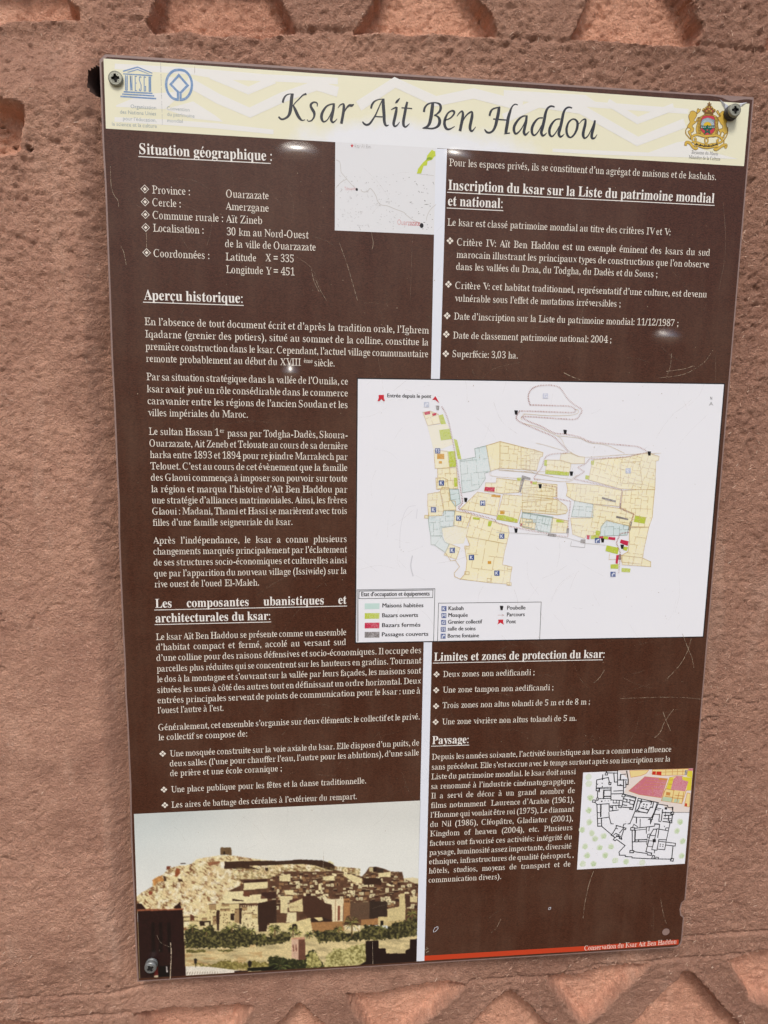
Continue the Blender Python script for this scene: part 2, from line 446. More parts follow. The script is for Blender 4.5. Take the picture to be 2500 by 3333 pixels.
def slab(name, P, hole, y0, y1, m, parent=None):
    loops = [P] + ([hole.tolist()] if hole is not None else [])
    T = tessellate_polygon([[Vector((a, b, 0)) for a, b in l] for l in loops]); pts = [q for l in loops for q in l]; n = len(pts)
    V = [(a, y0, b) for a, b in pts] + [(a, y1, b) for a, b in pts]; F = []
    for t in T:
        a, b, c = (Vector(pts[i]) for i in t)
        if (b - a).cross(c - a) < 0: t = (t[0], t[2], t[1])
        F.append(tuple(t)); F.append((t[0] + n, t[2] + n, t[1] + n))
    o = 0
    for l in loops:
        k = len(l)
        for i in range(k): a, b = o + i, o + (i + 1) % k; F.append((a, b, b + n, a + n))
        o += k
    ob = mesh_obj(name, V, F, m); bm = bmesh.new(); bm.from_mesh(ob.data); bmesh.ops.recalc_face_normals(bm, faces=bm.faces)
    bm.to_mesh(ob.data); bm.free(); return under_sign(ob, parent)
slab('backing_board', board_outline(-.0004), None, YF + .0004, YF + .005, M_board)
# printed brown film: its top edge dips and puckers by the upper right screw
fo = board_outline(.0012, top=.0006)
dip = [on_face(EM, [p])[0] for p in [(380, -5), (700, 8), (850, 28), (960, 50), (1050, 92), (1130, 118), (1180, 126), (1240, 118), (1330, 98), (1420, 86), (1520, 84), (1600, 98)]]
i0 = next(i for i, p in enumerate(fo) if abs(p[0] - (XL + W_SIGN - .0012 - .0006)) < 1e-6)
fo = fo[:i0] + [tuple(d) for d in dip] + fo[i0 + 1:]
film = slab('printed_film', fo, HOLE, YF, YF + .0003, M_film)

# film buckled up beside the screw
def pucker():
    P = on_face(EM, [(905, 85), (1085, 215), (1030, 330), (945, 160)]); top = P.mean(0)
    V = [(p[0], YF - 2e-4, p[1]) for p in P] + [(top[0], YF - .0022, top[1])]
    o = mesh_obj('film_crease', V, [(0, 3, 4), (3, 2, 4), (2, 1, 4), (1, 0, 4)], M_white); return under_sign(o)
pucker()
def pucker2():
    P = on_face(EM, [(1310, 175), (1480, 150), (1370, 210), (1340, 240)]); top = P.mean(0)
    V = [(p[0], YF - 2e-4, p[1]) for p in P] + [(top[0], YF - .0015, top[1])]
    o = mesh_obj('film_crease', V, [(0, 3, 4), (3, 2, 4), (2, 1, 4), (1, 0, 4)], M_white); return under_sign(o)
pucker2()

# ---- header
def part(ink, name, parent=None):
    o = ink.build(name, None)
    return under_sign(o, parent)
hb = Ink()
HTL, HTR = on_face(Z1, [(170, 118)])[0], on_face(Z3, [(1541, 405)])[0]
HBL, HBR = on_face(Z1, [(185, 563)])[0], on_face(Z3, [(1506, 802)])[0]
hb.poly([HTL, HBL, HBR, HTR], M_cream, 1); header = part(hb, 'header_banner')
ch = Ink()
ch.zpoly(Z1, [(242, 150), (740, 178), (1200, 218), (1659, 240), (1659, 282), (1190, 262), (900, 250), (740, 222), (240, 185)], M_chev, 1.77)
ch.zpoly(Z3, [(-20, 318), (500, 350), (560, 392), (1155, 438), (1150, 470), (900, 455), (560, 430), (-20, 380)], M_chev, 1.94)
zq = [3.0]
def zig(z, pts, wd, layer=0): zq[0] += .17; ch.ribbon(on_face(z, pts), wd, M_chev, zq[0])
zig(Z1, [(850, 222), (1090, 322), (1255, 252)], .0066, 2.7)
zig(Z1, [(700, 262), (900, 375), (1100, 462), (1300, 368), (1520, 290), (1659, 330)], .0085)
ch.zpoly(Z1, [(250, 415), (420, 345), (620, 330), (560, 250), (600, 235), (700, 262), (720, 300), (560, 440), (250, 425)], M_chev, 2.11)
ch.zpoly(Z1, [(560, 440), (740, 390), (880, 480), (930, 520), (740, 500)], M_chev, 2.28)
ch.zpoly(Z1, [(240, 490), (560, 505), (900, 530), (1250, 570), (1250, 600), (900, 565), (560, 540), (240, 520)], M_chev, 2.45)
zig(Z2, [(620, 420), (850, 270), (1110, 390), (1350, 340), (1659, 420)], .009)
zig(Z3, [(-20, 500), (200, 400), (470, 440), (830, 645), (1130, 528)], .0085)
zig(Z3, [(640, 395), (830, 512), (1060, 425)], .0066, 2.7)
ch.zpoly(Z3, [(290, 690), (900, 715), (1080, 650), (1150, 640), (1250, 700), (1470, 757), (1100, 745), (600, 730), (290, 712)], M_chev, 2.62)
# the white glare over the middle is painted into the banner inks
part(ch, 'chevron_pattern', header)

tl = Ink(); ly = [4]
def stroke(z, pts, closed=False):
    P = smooth_path(pts, 6, closed); f = on_face(z, P[:, :2]); sc = z(1, 0)[0] - z(0, 0)[0]
    g = on_face(z, [(800, 200), (801, 200)]); k = abs(g[1][0] - g[0][0])
    tl.ribbon(f, np.maximum(P[:, 2], 5) * k, M_title, ly[0], closed); ly[0] = 4 + (ly[0] - 4 + .35) % 2.8
for s in ([(92, 165, 20), (100, 130, 20), (122, 95, 14), (155, 80, 10), (198, 77, 8)], [(186, 76, 30), (178, 130, 32), (172, 200, 33), (162, 260, 30), (142, 300, 22), (105, 323, 17), (75, 325, 18), (50, 302, 16)],
          [(325, 78, 20), (290, 90, 14), (250, 130, 10), (215, 165, 10), (192, 195, 10)], [(195, 190, 14), (215, 235, 28), (238, 285, 30), (262, 322, 24), (285, 338, 12), (312, 330, 5)],
          [(430, 202, 8), (430, 172, 13), (412, 160, 14), (390, 162, 16), (368, 182, 22), (370, 208, 25), (386, 236, 28), (401, 265, 27), (398, 305, 18), (375, 338, 12), (345, 346, 9), (330, 330, 8)],
          [(600, 176, 12), (560, 181, 13), (520, 202, 17), (485, 252, 24), (472, 300, 28), (482, 342, 22), (505, 350, 12), (535, 325, 10), (565, 270, 10), (587, 215, 10)],
          [(594, 170, 22), (588, 230, 27), (576, 290, 28), (568, 330, 28), (580, 355, 20), (600, 350, 12), (626, 322, 5)],
          [(633, 217, 5), (655, 188, 11), (685, 176, 14), (692, 200, 26), (688, 250, 27), (678, 310, 27), (666, 370, 26)], [(690, 272, 8), (712, 225, 12), (742, 192, 20), (768, 192, 24), (790, 180, 8)],
          [(958, 222, 18), (970, 180, 20), (995, 150, 14), (1035, 133, 10), (1090, 127, 8)], [(1072, 130, 10), (1040, 200, 12), (1005, 280, 14), (975, 330, 17), (945, 370, 19), (915, 382, 20), (890, 370, 18), (874, 350, 12)],
          [(1078, 128, 26), (1080, 200, 32), (1086, 280, 31), (1090, 350, 28), (1105, 388, 20), (1134, 382, 6)], [(1000, 300, 11), (1082, 304, 11)],
          [(1155, 234, 6), (1180, 220, 12), (1210, 208, 16)], [(1212, 206, 18), (1203, 260, 27), (1190, 320, 28), (1180, 368, 27), (1190, 395, 18), (1215, 385, 12), (1240, 353, 5)], [(1197, 170, 8), (1215, 150, 22), (1241, 120, 6)],
          [(1314, 156, 20), (1300, 215, 26), (1286, 290, 28), (1276, 350, 28), (1279, 385, 25), (1295, 402, 16), (1315, 390, 12), (1337, 369, 5)], [(1258, 214, 12), (1362, 222, 11)]): stroke(T1, s)
for s in ([(55, 152, 20), (62, 115, 18), (85, 85, 14), (120, 70, 11), (165, 69, 12), (198, 84, 20), (206, 115, 24), (196, 145, 20), (170, 170, 12), (145, 182, 7)], [(135, 70, 26), (128, 130, 30), (118, 200, 30), (104, 255, 26), (82, 283, 18), (42, 298, 8)],
          [(145, 180, 8), (178, 192, 16), (196, 222, 26), (192, 260, 26), (168, 288, 18), (130, 300, 14), (90, 298, 12), (42, 298, 7)],
          [(242, 226, 9), (290, 208, 11), (323, 172, 15), (326, 148, 20), (305, 141, 14), (270, 163, 14), (247, 210, 22), (240, 258, 25), (255, 298, 22), (285, 306, 14), (333, 280, 5)],
          [(352, 190, 5), (372, 162, 10), (398, 144, 14), (406, 170, 22), (400, 220, 26), (388, 280, 26), (379, 323, 26)], [(402, 240, 9), (430, 190, 11), (465, 157, 14), (488, 152, 16), (488, 190, 25), (478, 240, 26), (469, 290, 26), (478, 320, 19), (495, 318, 13), (521, 285, 5)],
          [(645, 187, 18), (655, 150, 19), (680, 122, 13), (742, 106, 9)], [(732, 106, 24), (725, 160, 28), (712, 220, 28), (700, 270, 26), (680, 314, 20), (650, 336, 17), (620, 332, 18), (600, 306, 10)],
          [(900, 88, 9), (878, 82, 11), (858, 92, 12), (842, 116, 15), (830, 150, 22), (815, 200, 28), (805, 260, 28), (796, 310, 28), (792, 342, 26)], [(775, 349, 7), (828, 340, 12)], [(678, 214, 11), (820, 226, 11)],
          [(988, 186, 10), (945, 190, 12), (905, 220, 18), (872, 270, 24), (865, 315, 24), (880, 346, 18), (910, 330, 12), (945, 280, 9), (972, 220, 9)], [(980, 184, 18), (973, 240, 25), (960, 300, 25), (955, 335, 25), (970, 356, 18), (1003, 325, 5)]): stroke(T2, s)
for dx, dy in ((0, 0), (158, 10)):
    stroke(T2, [(x + dx, y + dy, w) for x, y, w in [(1125, 204, 11), (1085, 209, 12), (1047, 250, 21), (1027, 300, 25), (1030, 345, 21), (1052, 360, 14), (1085, 325, 10), (1115, 270, 9)]])
    stroke(T2, [(x + dx, y + dy, w) for x, y, w in [(1231, 106, 12), (1198, 99, 15), (1168, 118, 18), (1150, 160, 24), (1138, 220, 27), (1122, 290, 27), (1111, 335, 26), (1122, 362, 20), (1140, 358, 13), (1161, 338, 5)]])
stroke(T2, [(1392, 216, 12), (1357, 245, 17), (1338, 305, 22), (1347, 360, 21), (1375, 380, 14), (1408, 352, 17), (1432, 300, 23), (1437, 250, 23), (1420, 222, 16)], True)
stroke(T2, [(1430, 270, 8), (1455, 252, 6), (1480, 225, 10), (1508, 218, 16), (1506, 262, 24), (1492, 320, 26), (1488, 362, 26), (1503, 387, 15), (1535, 360, 10), (1568, 290, 9), (1590, 232, 8)])
stroke(T2, [(1594, 226, 18), (1582, 290, 25), (1566, 350, 26), (1568, 384, 24), (1590, 386, 13), (1613, 355, 5)])
part(tl, 'title_lettering', header)

M_blue = print_mat('logo_blue', (118, 152, 194), .9, wear=.12, wear_rgb=(220, 226, 226))
M_bluegrey = print_mat('faded_blue_lettering', (128, 146, 156), .95, wear=.25, wear_rgb=(228, 228, 214))
M_dotgrey = print_mat('dotted_grey', (120, 122, 124), 1, wear=.3)
lg = Ink()
for q in ([(390, 292), (625, 226), (858, 326), (858, 342), (625, 248), (395, 314)], [(450, 318), (625, 266), (815, 348), (780, 342), (625, 282), (490, 322)], [(397, 335), (858, 362), (858, 382), (397, 352)],
          [(405, 617), (862, 644), (860, 666), (402, 640)], [(382, 654), (888, 684), (890, 706), (380, 676)], [(352, 690), (920, 726), (918, 750), (350, 714)]): lg.zpoly(UN, q, M_blue, 4)
def ul(pts, wd=.0007): lg.zlines(UN, pts, wd, M_blue, 4.3)
ul([(432, 372), (432, 600), (446, 606), (462, 600), (462, 376)]); ul([(445, 378), (447, 590)], .0004)
ul([(508, 378), (512, 602)], .0007); ul([(510, 380), (530, 600)], .0006); ul([(534, 380), (538, 602)], .0007)
ul([(606, 384), (586, 386), (588, 610), (608, 610)]); ul([(588, 490), (604, 490)])
ul([(678, 400), (672, 390), (655, 392), (652, 440), (680, 520), (680, 600), (668, 616), (655, 606), (655, 585)])
ul([(750, 400), (740, 392), (728, 396), (730, 612), (742, 620), (752, 614), (752, 545), (744, 545)])
ul([(806, 396), (832, 396), (834, 622), (808, 622), (806, 396)], .0008); ul([(818, 410), (822, 610)], .0004)
part(lg, 'temple_logo', header)
l2 = Ink()
l2.ribbon(on_face(UN, [(1265, 770), (1180, 735), (1105, 640), (1075, 520), (1100, 390), (1180, 300), (1280, 280), (1385, 300), (1460, 390), (1490, 510), (1465, 640), (1395, 730), (1305, 770)]) if False else
          on_face(UN, smooth_path([(1262, 757), (1175, 725), (1105, 635), (1078, 515), (1105, 390), (1185, 302), (1285, 282), (1385, 305), (1460, 395), (1488, 520), (1460, 645), (1395, 730), (1312, 760)], 5)), .0021, M_blue, 4)
l2.zlines(UN, [(1265, 755), (1265, 630), (1150, 512), (1280, 365), (1420, 528), (1308, 645), (1308, 758)], .0019, M_blue, 4.4)
part(l2, 'heritage_logo', header)
dl = Ink()
for i in range(42):
    t = i / 41; x = 990 + 28 * t; y = 165 + (1140 - 165) * t
    if i % 9 == 7: continue
    dl.zpoly(UN, [(x - 4, y - 6), (x + 5, y - 6), (x + 5, y + 6), (x - 4, y + 6)], M_dotgrey, 4)
part(dl, 'dotted_line', header)
cp = Ink()
def zt(ink, s, style, size, za, a, zb, b, m, layer=4, **kw):
    A, B = on_face(za, [a])[0], on_face(zb, [b])[0]
    return put_text(ink, s, style, size, A[0], A[1], B[0], B[1], m, layer, **kw)
for s, a, b in (('Organisation', (512, 888), (925, 912)), ('des Nations Unies', (342, 975), (922, 1006)), ('pour l’éducation,', (390, 1080), (928, 1110)), ('la science et la culture', (214, 1165), (932, 1203)),
                ('Convention', (1088, 918), (1455, 944)), ('du patrimoine', (1092, 1012), (1532, 1042)), ('mondial', (1092, 1110), (1348, 1124))):
    zt(cp, s, 'sans', .0045, UN, a, UN, b, M_bluegrey)
part(cp, 'logo_caption', header)

# coat of arms
M_gold = print_mat('gold_print', (216, 180, 78), .9); M_dgold = print_mat('dark_gold_print', (128, 92, 40), .9)
M_red = print_mat('crest_red', (205, 62, 78), .9); M_green = print_mat('crest_green', (30, 96, 74), .9)
M_sky = print_mat('crest_blue', (122, 150, 158), .9); M_sun = print_mat('sun_yellow', (226, 188, 40), .9)
M_black = print_mat('black_print', (34, 33, 36), 1.0)
ca = Ink()
def outl(pts, m=M_gold, layer=4.2, wd=.00045, om=M_dgold, sm=True):
    P = smooth_path([(x, y, 0) for x, y in pts], 3, True)[:, :2] if sm else np.array(pts, float)
    f = on_face(EM, P); ca.poly(f, m, layer); ca.ribbon(f, wd, om, layer + .3, True)
outl([(300, 345), (350, 325), (410, 350), (435, 400), (425, 440), (395, 490), (375, 520), (410, 545), (440, 480), (465, 460), (480, 475), (450, 530), (400, 580), (350, 620), (345, 660), (375, 690), (360, 760), (320, 780), (325, 830), (345, 870), (310, 905), (295, 850), (250, 760), (300, 720), (290, 690), (240, 670), (250, 620), (290, 560), (275, 500), (262, 430), (285, 390)])
outl([(430, 355), (445, 290), (465, 275), (480, 300), (510, 285), (500, 335), (460, 370), (440, 385)])
outl([(245, 680), (210, 730), (215, 800), (255, 850), (300, 900), (290, 915), (240, 860), (198, 800), (198, 730), (232, 670)], wd=.0003)
outl([(945, 345), (985, 330), (1035, 370), (1060, 430), (1065, 540), (1040, 580), (1055, 650), (1075, 720), (1060, 780), (1010, 830), (1000, 880), (970, 900), (975, 850), (1000, 800), (960, 760), (940, 800), (915, 860), (885, 860), (920, 790), (880, 715), (960, 690), (965, 630), (935, 600), (890, 520), (870, 460), (920, 440), (905, 400)])
outl([(840, 340), (870, 315), (885, 340), (915, 400), (925, 440), (900, 430), (860, 380)])
outl([(1070, 660), (1085, 740), (1060, 850), (1010, 930), (1000, 1020), (985, 1020), (990, 930), (1040, 850), (1068, 760)], wd=.0003)
outl([(540, 430), (600, 400), (690, 395), (770, 405), (850, 450), (880, 520), (870, 620), (885, 700), (860, 780), (870, 830), (800, 870), (700, 870), (640, 910), (590, 870), (470, 830), (430, 780), (415, 690), (450, 560), (470, 480)], layer=4.7)
outl([(545, 455), (600, 425), (680, 420), (760, 430), (805, 480), (808, 700), (760, 790), (645, 845), (560, 780), (508, 700), (520, 560)], M_red, 5.2, .0006, M_dgold)
ca.zpoly(EM, [(545, 510), (580, 490), (660, 465), (740, 490), (800, 515), (800, 640), (525, 640), (525, 560)], M_sky, 5.6)
for i in range(15):
    a = math.pi * (i + .5) / 15; c = (655, 628)
    ca.zlines(EM, [(c[0] + 90 * math.cos(a), c[1] - 80 * math.sin(a)), (c[0] + 135 * math.cos(a), c[1] - 145 * math.sin(a))], .00035, M_white, 5.9)
ca.zpoly(EM, [(655 + 85 * math.cos(a), 635 - 80 * math.sin(a)) for a in np.linspace(0, math.pi, 12)], M_sun, 6.2)
ca.zpoly(EM, [(520, 635), (800, 630), (805, 690), (512, 690)], M_green, 6.4)
for i in range(8): ca.zpoly(EM, [(x * 14 + 530 + i * 37, y * 8 + 664) for x, y in circle((0, 0), 1, 8)], M_white, 6.7)
st = [(652 + 90 * math.sin(i * 4 * math.pi / 5), 722 - 90 * math.cos(i * 4 * math.pi / 5)) for i in range(6)]
for i in range(5): ca.lines(on_face(EM, [st[i], st[i + 1]]), .0011, M_green, 7 + i * .25)
for x0, x1 in ((455, 520), (815, 875)):
    for i in range(12): ca.zlines(EM, [(x0, 470 + i * 30), ((x0 + x1) / 2, 458 + i * 30), (x1, 478 + i * 30)], .0004, M_dgold, 8.5)
outl([(595, 400), (590, 360), (545, 320), (560, 280), (600, 270), (640, 225), (660, 215), (690, 180), (720, 215), (740, 230), (780, 280), (815, 300), (815, 340), (775, 370), (765, 410), (680, 395)], M_dgold, 8.3, .0003)
for x, y in ((560, 300), (600, 275), (640, 245), (690, 170), (740, 250), (780, 290), (815, 310), (690, 250), (640, 330), (730, 330), (690, 300)): ca.zpoly(EM, [(x + a * 16, y + b * 16) for a, b in circle((0, 0), 1, 8)], M_gold, 8.8)
for x, y in ((620, 330), (665, 290), (715, 290), (760, 330)): ca.zpoly(EM, [(x + a * 13, y + b * 13) for a, b in circle((0, 0), 1, 8)], M_red, 8.9)
ca.lines(on_face(EM, [(692, 150), (692, 215)]), .0011, M_dgold, 9); ca.lines(on_face(EM, [(658, 180), (730, 185)]), .0008, M_dgold, 9.3)
def rib(pts, w, layer): 
    P = on_face(EM, smooth_path(pts, 5)); ca.ribbon(P, w + .0005, M_dgold, layer); ca.ribbon(P, w, M_gold, layer + .3)
rib([(640, 850), (600, 910), (610, 990), (645, 990), (665, 930), (640, 880)], 0.00094, 9)
rib([(330, 930), (350, 850), (450, 820), (560, 850), (640, 850)], 0.00173, 9.7); rib([(640, 850), (720, 845), (850, 840), (950, 900), (960, 960)], 0.00173, 9.7)
rib([(330, 960), (380, 970), (415, 920), (380, 890)], 0.00144, 10.4); rib([(960, 960), (890, 990), (850, 950), (890, 910)], 0.00144, 10.4)
rib([(200, 1050), (210, 985), (280, 990), (340, 1060), (400, 1110), (450, 1085)], 0.00216, 10.4)
rib([(1020, 1100), (1045, 1040), (980, 1040), (900, 1090), (830, 1130), (790, 1100)], 0.00216, 10.4)
rib([(370, 1010), (430, 1010), (520, 1040), (640, 1065), (760, 1045), (880, 1035)], 0.00389, 11.2)
rng = random.Random(5)
for i in range(17):                                                # the short line of script on the ribbon
    x = 400 + i * 28; y = 1010 + 52 * math.sin((x - 380) / 520 * math.pi)
    ca.zlines(EM, [(x - 9, y + rng.uniform(-10, 8)), (x + 2, y + rng.uniform(0, 14)), (x + 13, y + rng.uniform(-14, 8))], .0007, M_black, 12.4)
    if i % 3 == 1: ca.zlines(EM, [(x, y - 28), (x + 1, y + 8)], .0007, M_black, 12.6)
part(ca, 'coat_of_arms', header)
mc = Ink()
zt(mc, 'Royaume du Maroc', 'book', .0044, EM, (322, 1216), EM, (882, 1250), M_black)
zt(mc, 'Ministère de la Culture', 'book', .0044, EM, (264, 1315), EM, (920, 1360), M_black)
part(mc, 'ministry_lettering', header)

# ---- white dividers and bottom band
dv = Ink(); dv.poly([on_face(Z2, [(1110, 690)])[0], on_face(Z5, [(718, 197)])[0], on_face(Z5, [(786, 198)])[0], on_face(Z2, [(1181, 692)])[0]], M_white, 1.5); part(dv, 'divider_strip')
dv = Ink(); dv.poly([on_face(Z8, [(662, 806)])[0], on_face(Z8, [(726, 804)])[0], on_face(ZB, [(52, 709)])[0], on_face(ZB, [(10, 712)])[0]], M_white, 1); part(dv, 'divider_strip')
M_band = print_mat('red_band', (196, 66, 36), .95)
rb = Ink(); rb.poly([on_face(ZB, [p])[0] for p in [(52, 682), (910, 630), (1425, 594), (1424, 620), (908, 656), (52, 708)]], M_band, 1); band = part(rb, 'red_band')
t = Ink(); zt(t, 'Conservation du Ksar Ait Ben Haddou', 'book', .0088, ZB, (915, 653), ZB, (1414, 616), M_offwhite, 2); part(t, 'band_lettering', band)

# ---- text columns
UL, UC, UW, UR0, UR = XL + .0305, XL + .2168, XL + .2934, XL + .307, XL + .569
def col_slope(z):
    return np.interp(ZT - z, [.05, .26, .33, .40, .45, .49, .62, .65, .7078], [0, -.002, -.0026, .0055, .0084, .010, .0155, .0135, .0082])
def line(ink, s, z, a, end=None, zx=None, size=.0105, style='book', m=None, J=False, right=None, xs=.90, layer=2, under=None):
    """a: zoom coordinates of the baseline's start; end: zoom x (and zoom) of its right end, or right = world x"""
    A = on_face(z, [a])[0]
    left = A[0] < XL + .30
    sl = col_slope(A[1]) if left else 0
    if right is None:
        zx = zx or z
        e = end if isinstance(end, tuple) else (end, a[1]); B = on_face(zx, [e])[0]; right = B[0]
    B = (right, A[1] + sl * (right - A[0]))
    k = put_text(ink, s, style, size, A[0], A[1], B[0], B[1], m or M_offwhite, layer, justify=J, xs=xs)
    if under: ink.lines([(A[0] - .0004, A[1] - size * .17), (B[0] + (under if under is not True else 0), B[1] - size * .17)], size * .055, m or M_offwhite, layer + .5)
    return A, k
S, SR, SH = .0168 * .62, .0098, .0135
heads = []
def heading(lines_):
    ink = Ink()
    for args, kw in lines_: line(ink, *args, style='bold', m=M_head, **kw)
    return part(ink, 'heading')
def para(lines_, name='paragraph', **kw0):
    ink = Ink()
    for args, kw in lines_: line(ink, *args, **{**kw0, **kw})
    return part(ink, name)
heading([(('Situation géographique :', Z1, (397, 724)), dict(end=1243, size=.0131, under=-.002))])
heading([(('Aperçu historique:', Z4, (328, 147)), dict(end=960, size=.0130, under=True))])
heading([(('Les composantes ubanistiques et', Z7, (205, 543)), dict(right=UC, size=.0130, J=True, xs=.84, under=True)), (('architecturales du ksar:', Z7, (207, 636)), dict(end=940, size=.0130, under=True))])
heading([(('Inscription du ksar sur la Liste du patrimoine mondial', Z2, (1187, 952)), dict(right=UR, size=.0130, under=True)), (('et national:', Z2, (1185, 1052)), dict(end=1537, size=.0130, under=True))])
heading([(('Limites et zones de protection du ksar:', Z9, (108, 177)), dict(end=(1080, 165), size=.0130, under=-.0025))])
heading([(('Paysage:', Z9, (98, 650)), dict(end=(308, 644), size=.0130, under=True))])
BS = .0098                                                # body size
facts = [('Province :', (478, 975), 722), ('Ouarzazate', (948, 1000), 1221), ('Cercle :', (480, 1055), 663), ('Amerzgane', (946, 1079), 1222), ('Commune rurale :', (482, 1136), 932), ('Aït Zineb', (948, 1160), 1180),
         ('Localisation :', (484, 1217), 808), ('30 km au Nord-Ouest', (951, 1240), 1473), ('de la ville de Ouarzazate', (942, 1316), 1520), ('Coordonnées :', (488, 1378), 845), ('Latitude', (945, 1400), 1142), ('X = 335', (1197, 1406), 1381), ('Longitude Y = 451', (948, 1480), 1386)]
para([((s, Z1, a), dict(end=e)) for s, a, e in facts], 'fact_list', size=BS)
J = dict(J=True)
para([(('En l’absence de tout document écrit et d’après la tradition orale, l’Ighrem', Z4, (332, 308)), dict(right=UW, **J)), (('Iqadarne (grenier des potiers), situé au sommet de la colline, constitue la', Z4, (336, 387)), dict(right=UW, **J)),
      (('première construction dans le ksar. Cependant, l’actuel village communautaire', Z4, (338, 465)), dict(right=UW, **J)), (('remonte probablement au début du XVIII', Z4, (342, 542)), dict(end=1327)), (('ème', Z4, (1345, 548)), dict(end=1402, size=BS * .6)), (('siècle.', Z4, (1410, 569)), dict(end=1543))], size=BS)
para([(('Par sa situation stratégique dans la vallée de l’Ounila, ce', Z4, (345, 658)), dict(right=UC, **J)), (('ksar avait joué un rôle consédirable dans le commerce', Z4, (347, 735)), dict(right=UC, **J)),
      (('caravanier entre les régions de l’ancien Soudan et les', Z4, (352, 811)), dict(right=UC, **J)), (('villes impériales du Maroc.', Z4, (355, 886)), dict(end=992))], size=BS)
para([(('Le sultan Hassan 1', Z4, (360, 1005)), dict(end=808)), (('er', Z4, (812, 992)), dict(end=840, size=BS * .6)), (('passa par Todgha-Dadès, Skoura-', Z4, (858, 1016)), dict(right=UC, **J)), (('Ouarzazate, Ait Zeneb et Telouate au cours de sa dernière', Z4, (364, 1080)), dict(right=UC, **J)),
      (('harka entre 1893 et 1894 pour rejoindre Marrakech par', Z4, (367, 1152)), dict(right=UC, **J)), (('Telouet. C’est au cours de cet évènement que la famille', Z4, (370, 1225)), dict(right=UC, **J)), (('des Glaoui commença à imposer son pouvoir sur toute', Z4, (373, 1297)), dict(right=UC, **J)),
      (('la région et marqua l’histoire d’Aït Ben Haddou par', Z4, (375, 1370)), dict(right=UC, **J)), (('une stratégie d’alliances matrimoniales. Ainsi, les frères', Z4, (379, 1441)), dict(right=UC, **J)), (('Glaoui : Madani, Thami et Hassi se marièrent avec trois', Z4, (382, 1512)), dict(right=UC, **J)), (('filles d’une famille seigneuriale du ksar.', Z4, (385, 1583)), dict(end=1275))], size=BS)
para([(('Après l’indépendance, le ksar a connu plusieurs', Z7, (193, 136)), dict(right=UC, **J)), (('changements marqués principalement par l’éclatement', Z7, (194, 205)), dict(right=UC, **J)), (('de ses structures socio-économiques et culturelles ainsi', Z7, (196, 275)), dict(right=UC, **J)),
      (('que par l’apparition du nouveau village (Issiwide) sur la', Z7, (198, 345)), dict(right=UC, **J)), (('rive ouest de l’oued El-Maleh.', Z7, (201, 413)), dict(end=868))], size=BS)
para([(('Le ksar Aït Ben Haddou se présente comme un ensemble', Z7, (210, 748)), dict(right=UC, **J)), (('d’habitat compact et fermé, accolé au versant sud', Z7, (211, 813)), dict(right=UC, **J)), (('d’une colline pour des raisons défensives et socio-économiques. Il occupe des', Z7, (213, 881)), dict(right=UW, **J)),
      (('parcelles plus réduites qui se concentrent sur les hauteurs en gradins. Tournant', Z7, (215, 949)), dict(right=UW, **J)), (('le dos à la montagne et s’ouvrant sur la vallée par leurs façades, les maisons sont', Z7, (217, 1016)), dict(right=UW, **J)), (('situées les unes à côté des autres tout en définissant un ordre horizontal. Deux', Z7, (218, 1084)), dict(right=UW, **J)),
      (('entrées principales servent de points de communication pour le ksar : une à', Z7, (220, 1150)), dict(right=UW, **J)), (('l’ouest l’autre à l’est.', Z7, (221, 1214)), dict(end=642))], size=BS)
para([(('Généralement, cet ensemble s’organise sur deux éléments: le collectif et le privé.', Z7, (225, 1322)), dict(right=UW, **J)), (('le collectif se compose de:', Z7, (226, 1385)), dict(end=793))], size=BS)
para([(('Une mosquée construite sur la voie axiale du ksar. Elle dispose d’un puits, de', Z7, (298, 1488)), dict(right=UW, **J)), (('deux salles (l’une pour chauffer l’eau, l’autre pour les ablutions), d’une salle', Z7, (298, 1551)), dict(right=UW, **J)), (('de prière et une école coranique ;', Z7, (300, 1613)), dict(end=1012))], size=BS)
para([(('Une place publique pour les fêtes et la danse traditionnelle.', ZA, (260, 131)), dict(end=(1315, 80)))], size=BS)
para([(('Les aires de battage des céréales à l’extérieur du rempart.', ZA, (262, 214)), dict(end=(1265, 166)))], size=BS)
RS = .0094
para([(('Pour les espaces privés, ils se constituent d’un agrégat de maisons et de kasbahs.', Z2, (1193, 800)), dict(right=UR))], size=RS)
para([(('Le ksar est classé patrimoine mondial au titre des critères IV et V:', Z2, (1182, 1179)), dict(zx=Z3, end=(1040, 1245)))], size=RS)
para([(('Critère IV: Aït Ben Haddou est un exemple éminent des ksars du sud', Z2, (1243, 1305)), dict(right=UR, **J)), (('marocain illustrant les principaux types de constructions que l’on observe', Z2, (1240, 1383)), dict(right=UR, **J)),
      (('dans les vallées du Draa, du Todgha, du Dadès et du Souss ;', Z2, (1238, 1460)), dict(zx=Z3, end=(957, 1502)))], size=RS)
para([(('Critère V: cet habitat traditionnel, représentatif d’une culture, est devenu', Z2, (1232, 1580)), dict(right=UR, **J)), (('vulnérable sous l’effet de mutations irréversibles ;', V_, (982, 651)), dict(end=(1341, 659)))], size=RS)
para([(('Date d’inscription sur la Liste du patrimoine mondial: 11/12/1987 ;', V_, (980, 690)), dict(end=(1466, 699)))], size=RS)
para([(('Date de classement patrimoine national: 2004 ;', V_, (978, 731)), dict(end=(1321, 737)))], size=RS)
para([(('Superfécie: 3,03 ha.', V_, (977, 771)), dict(end=(1119, 773)))], size=RS)
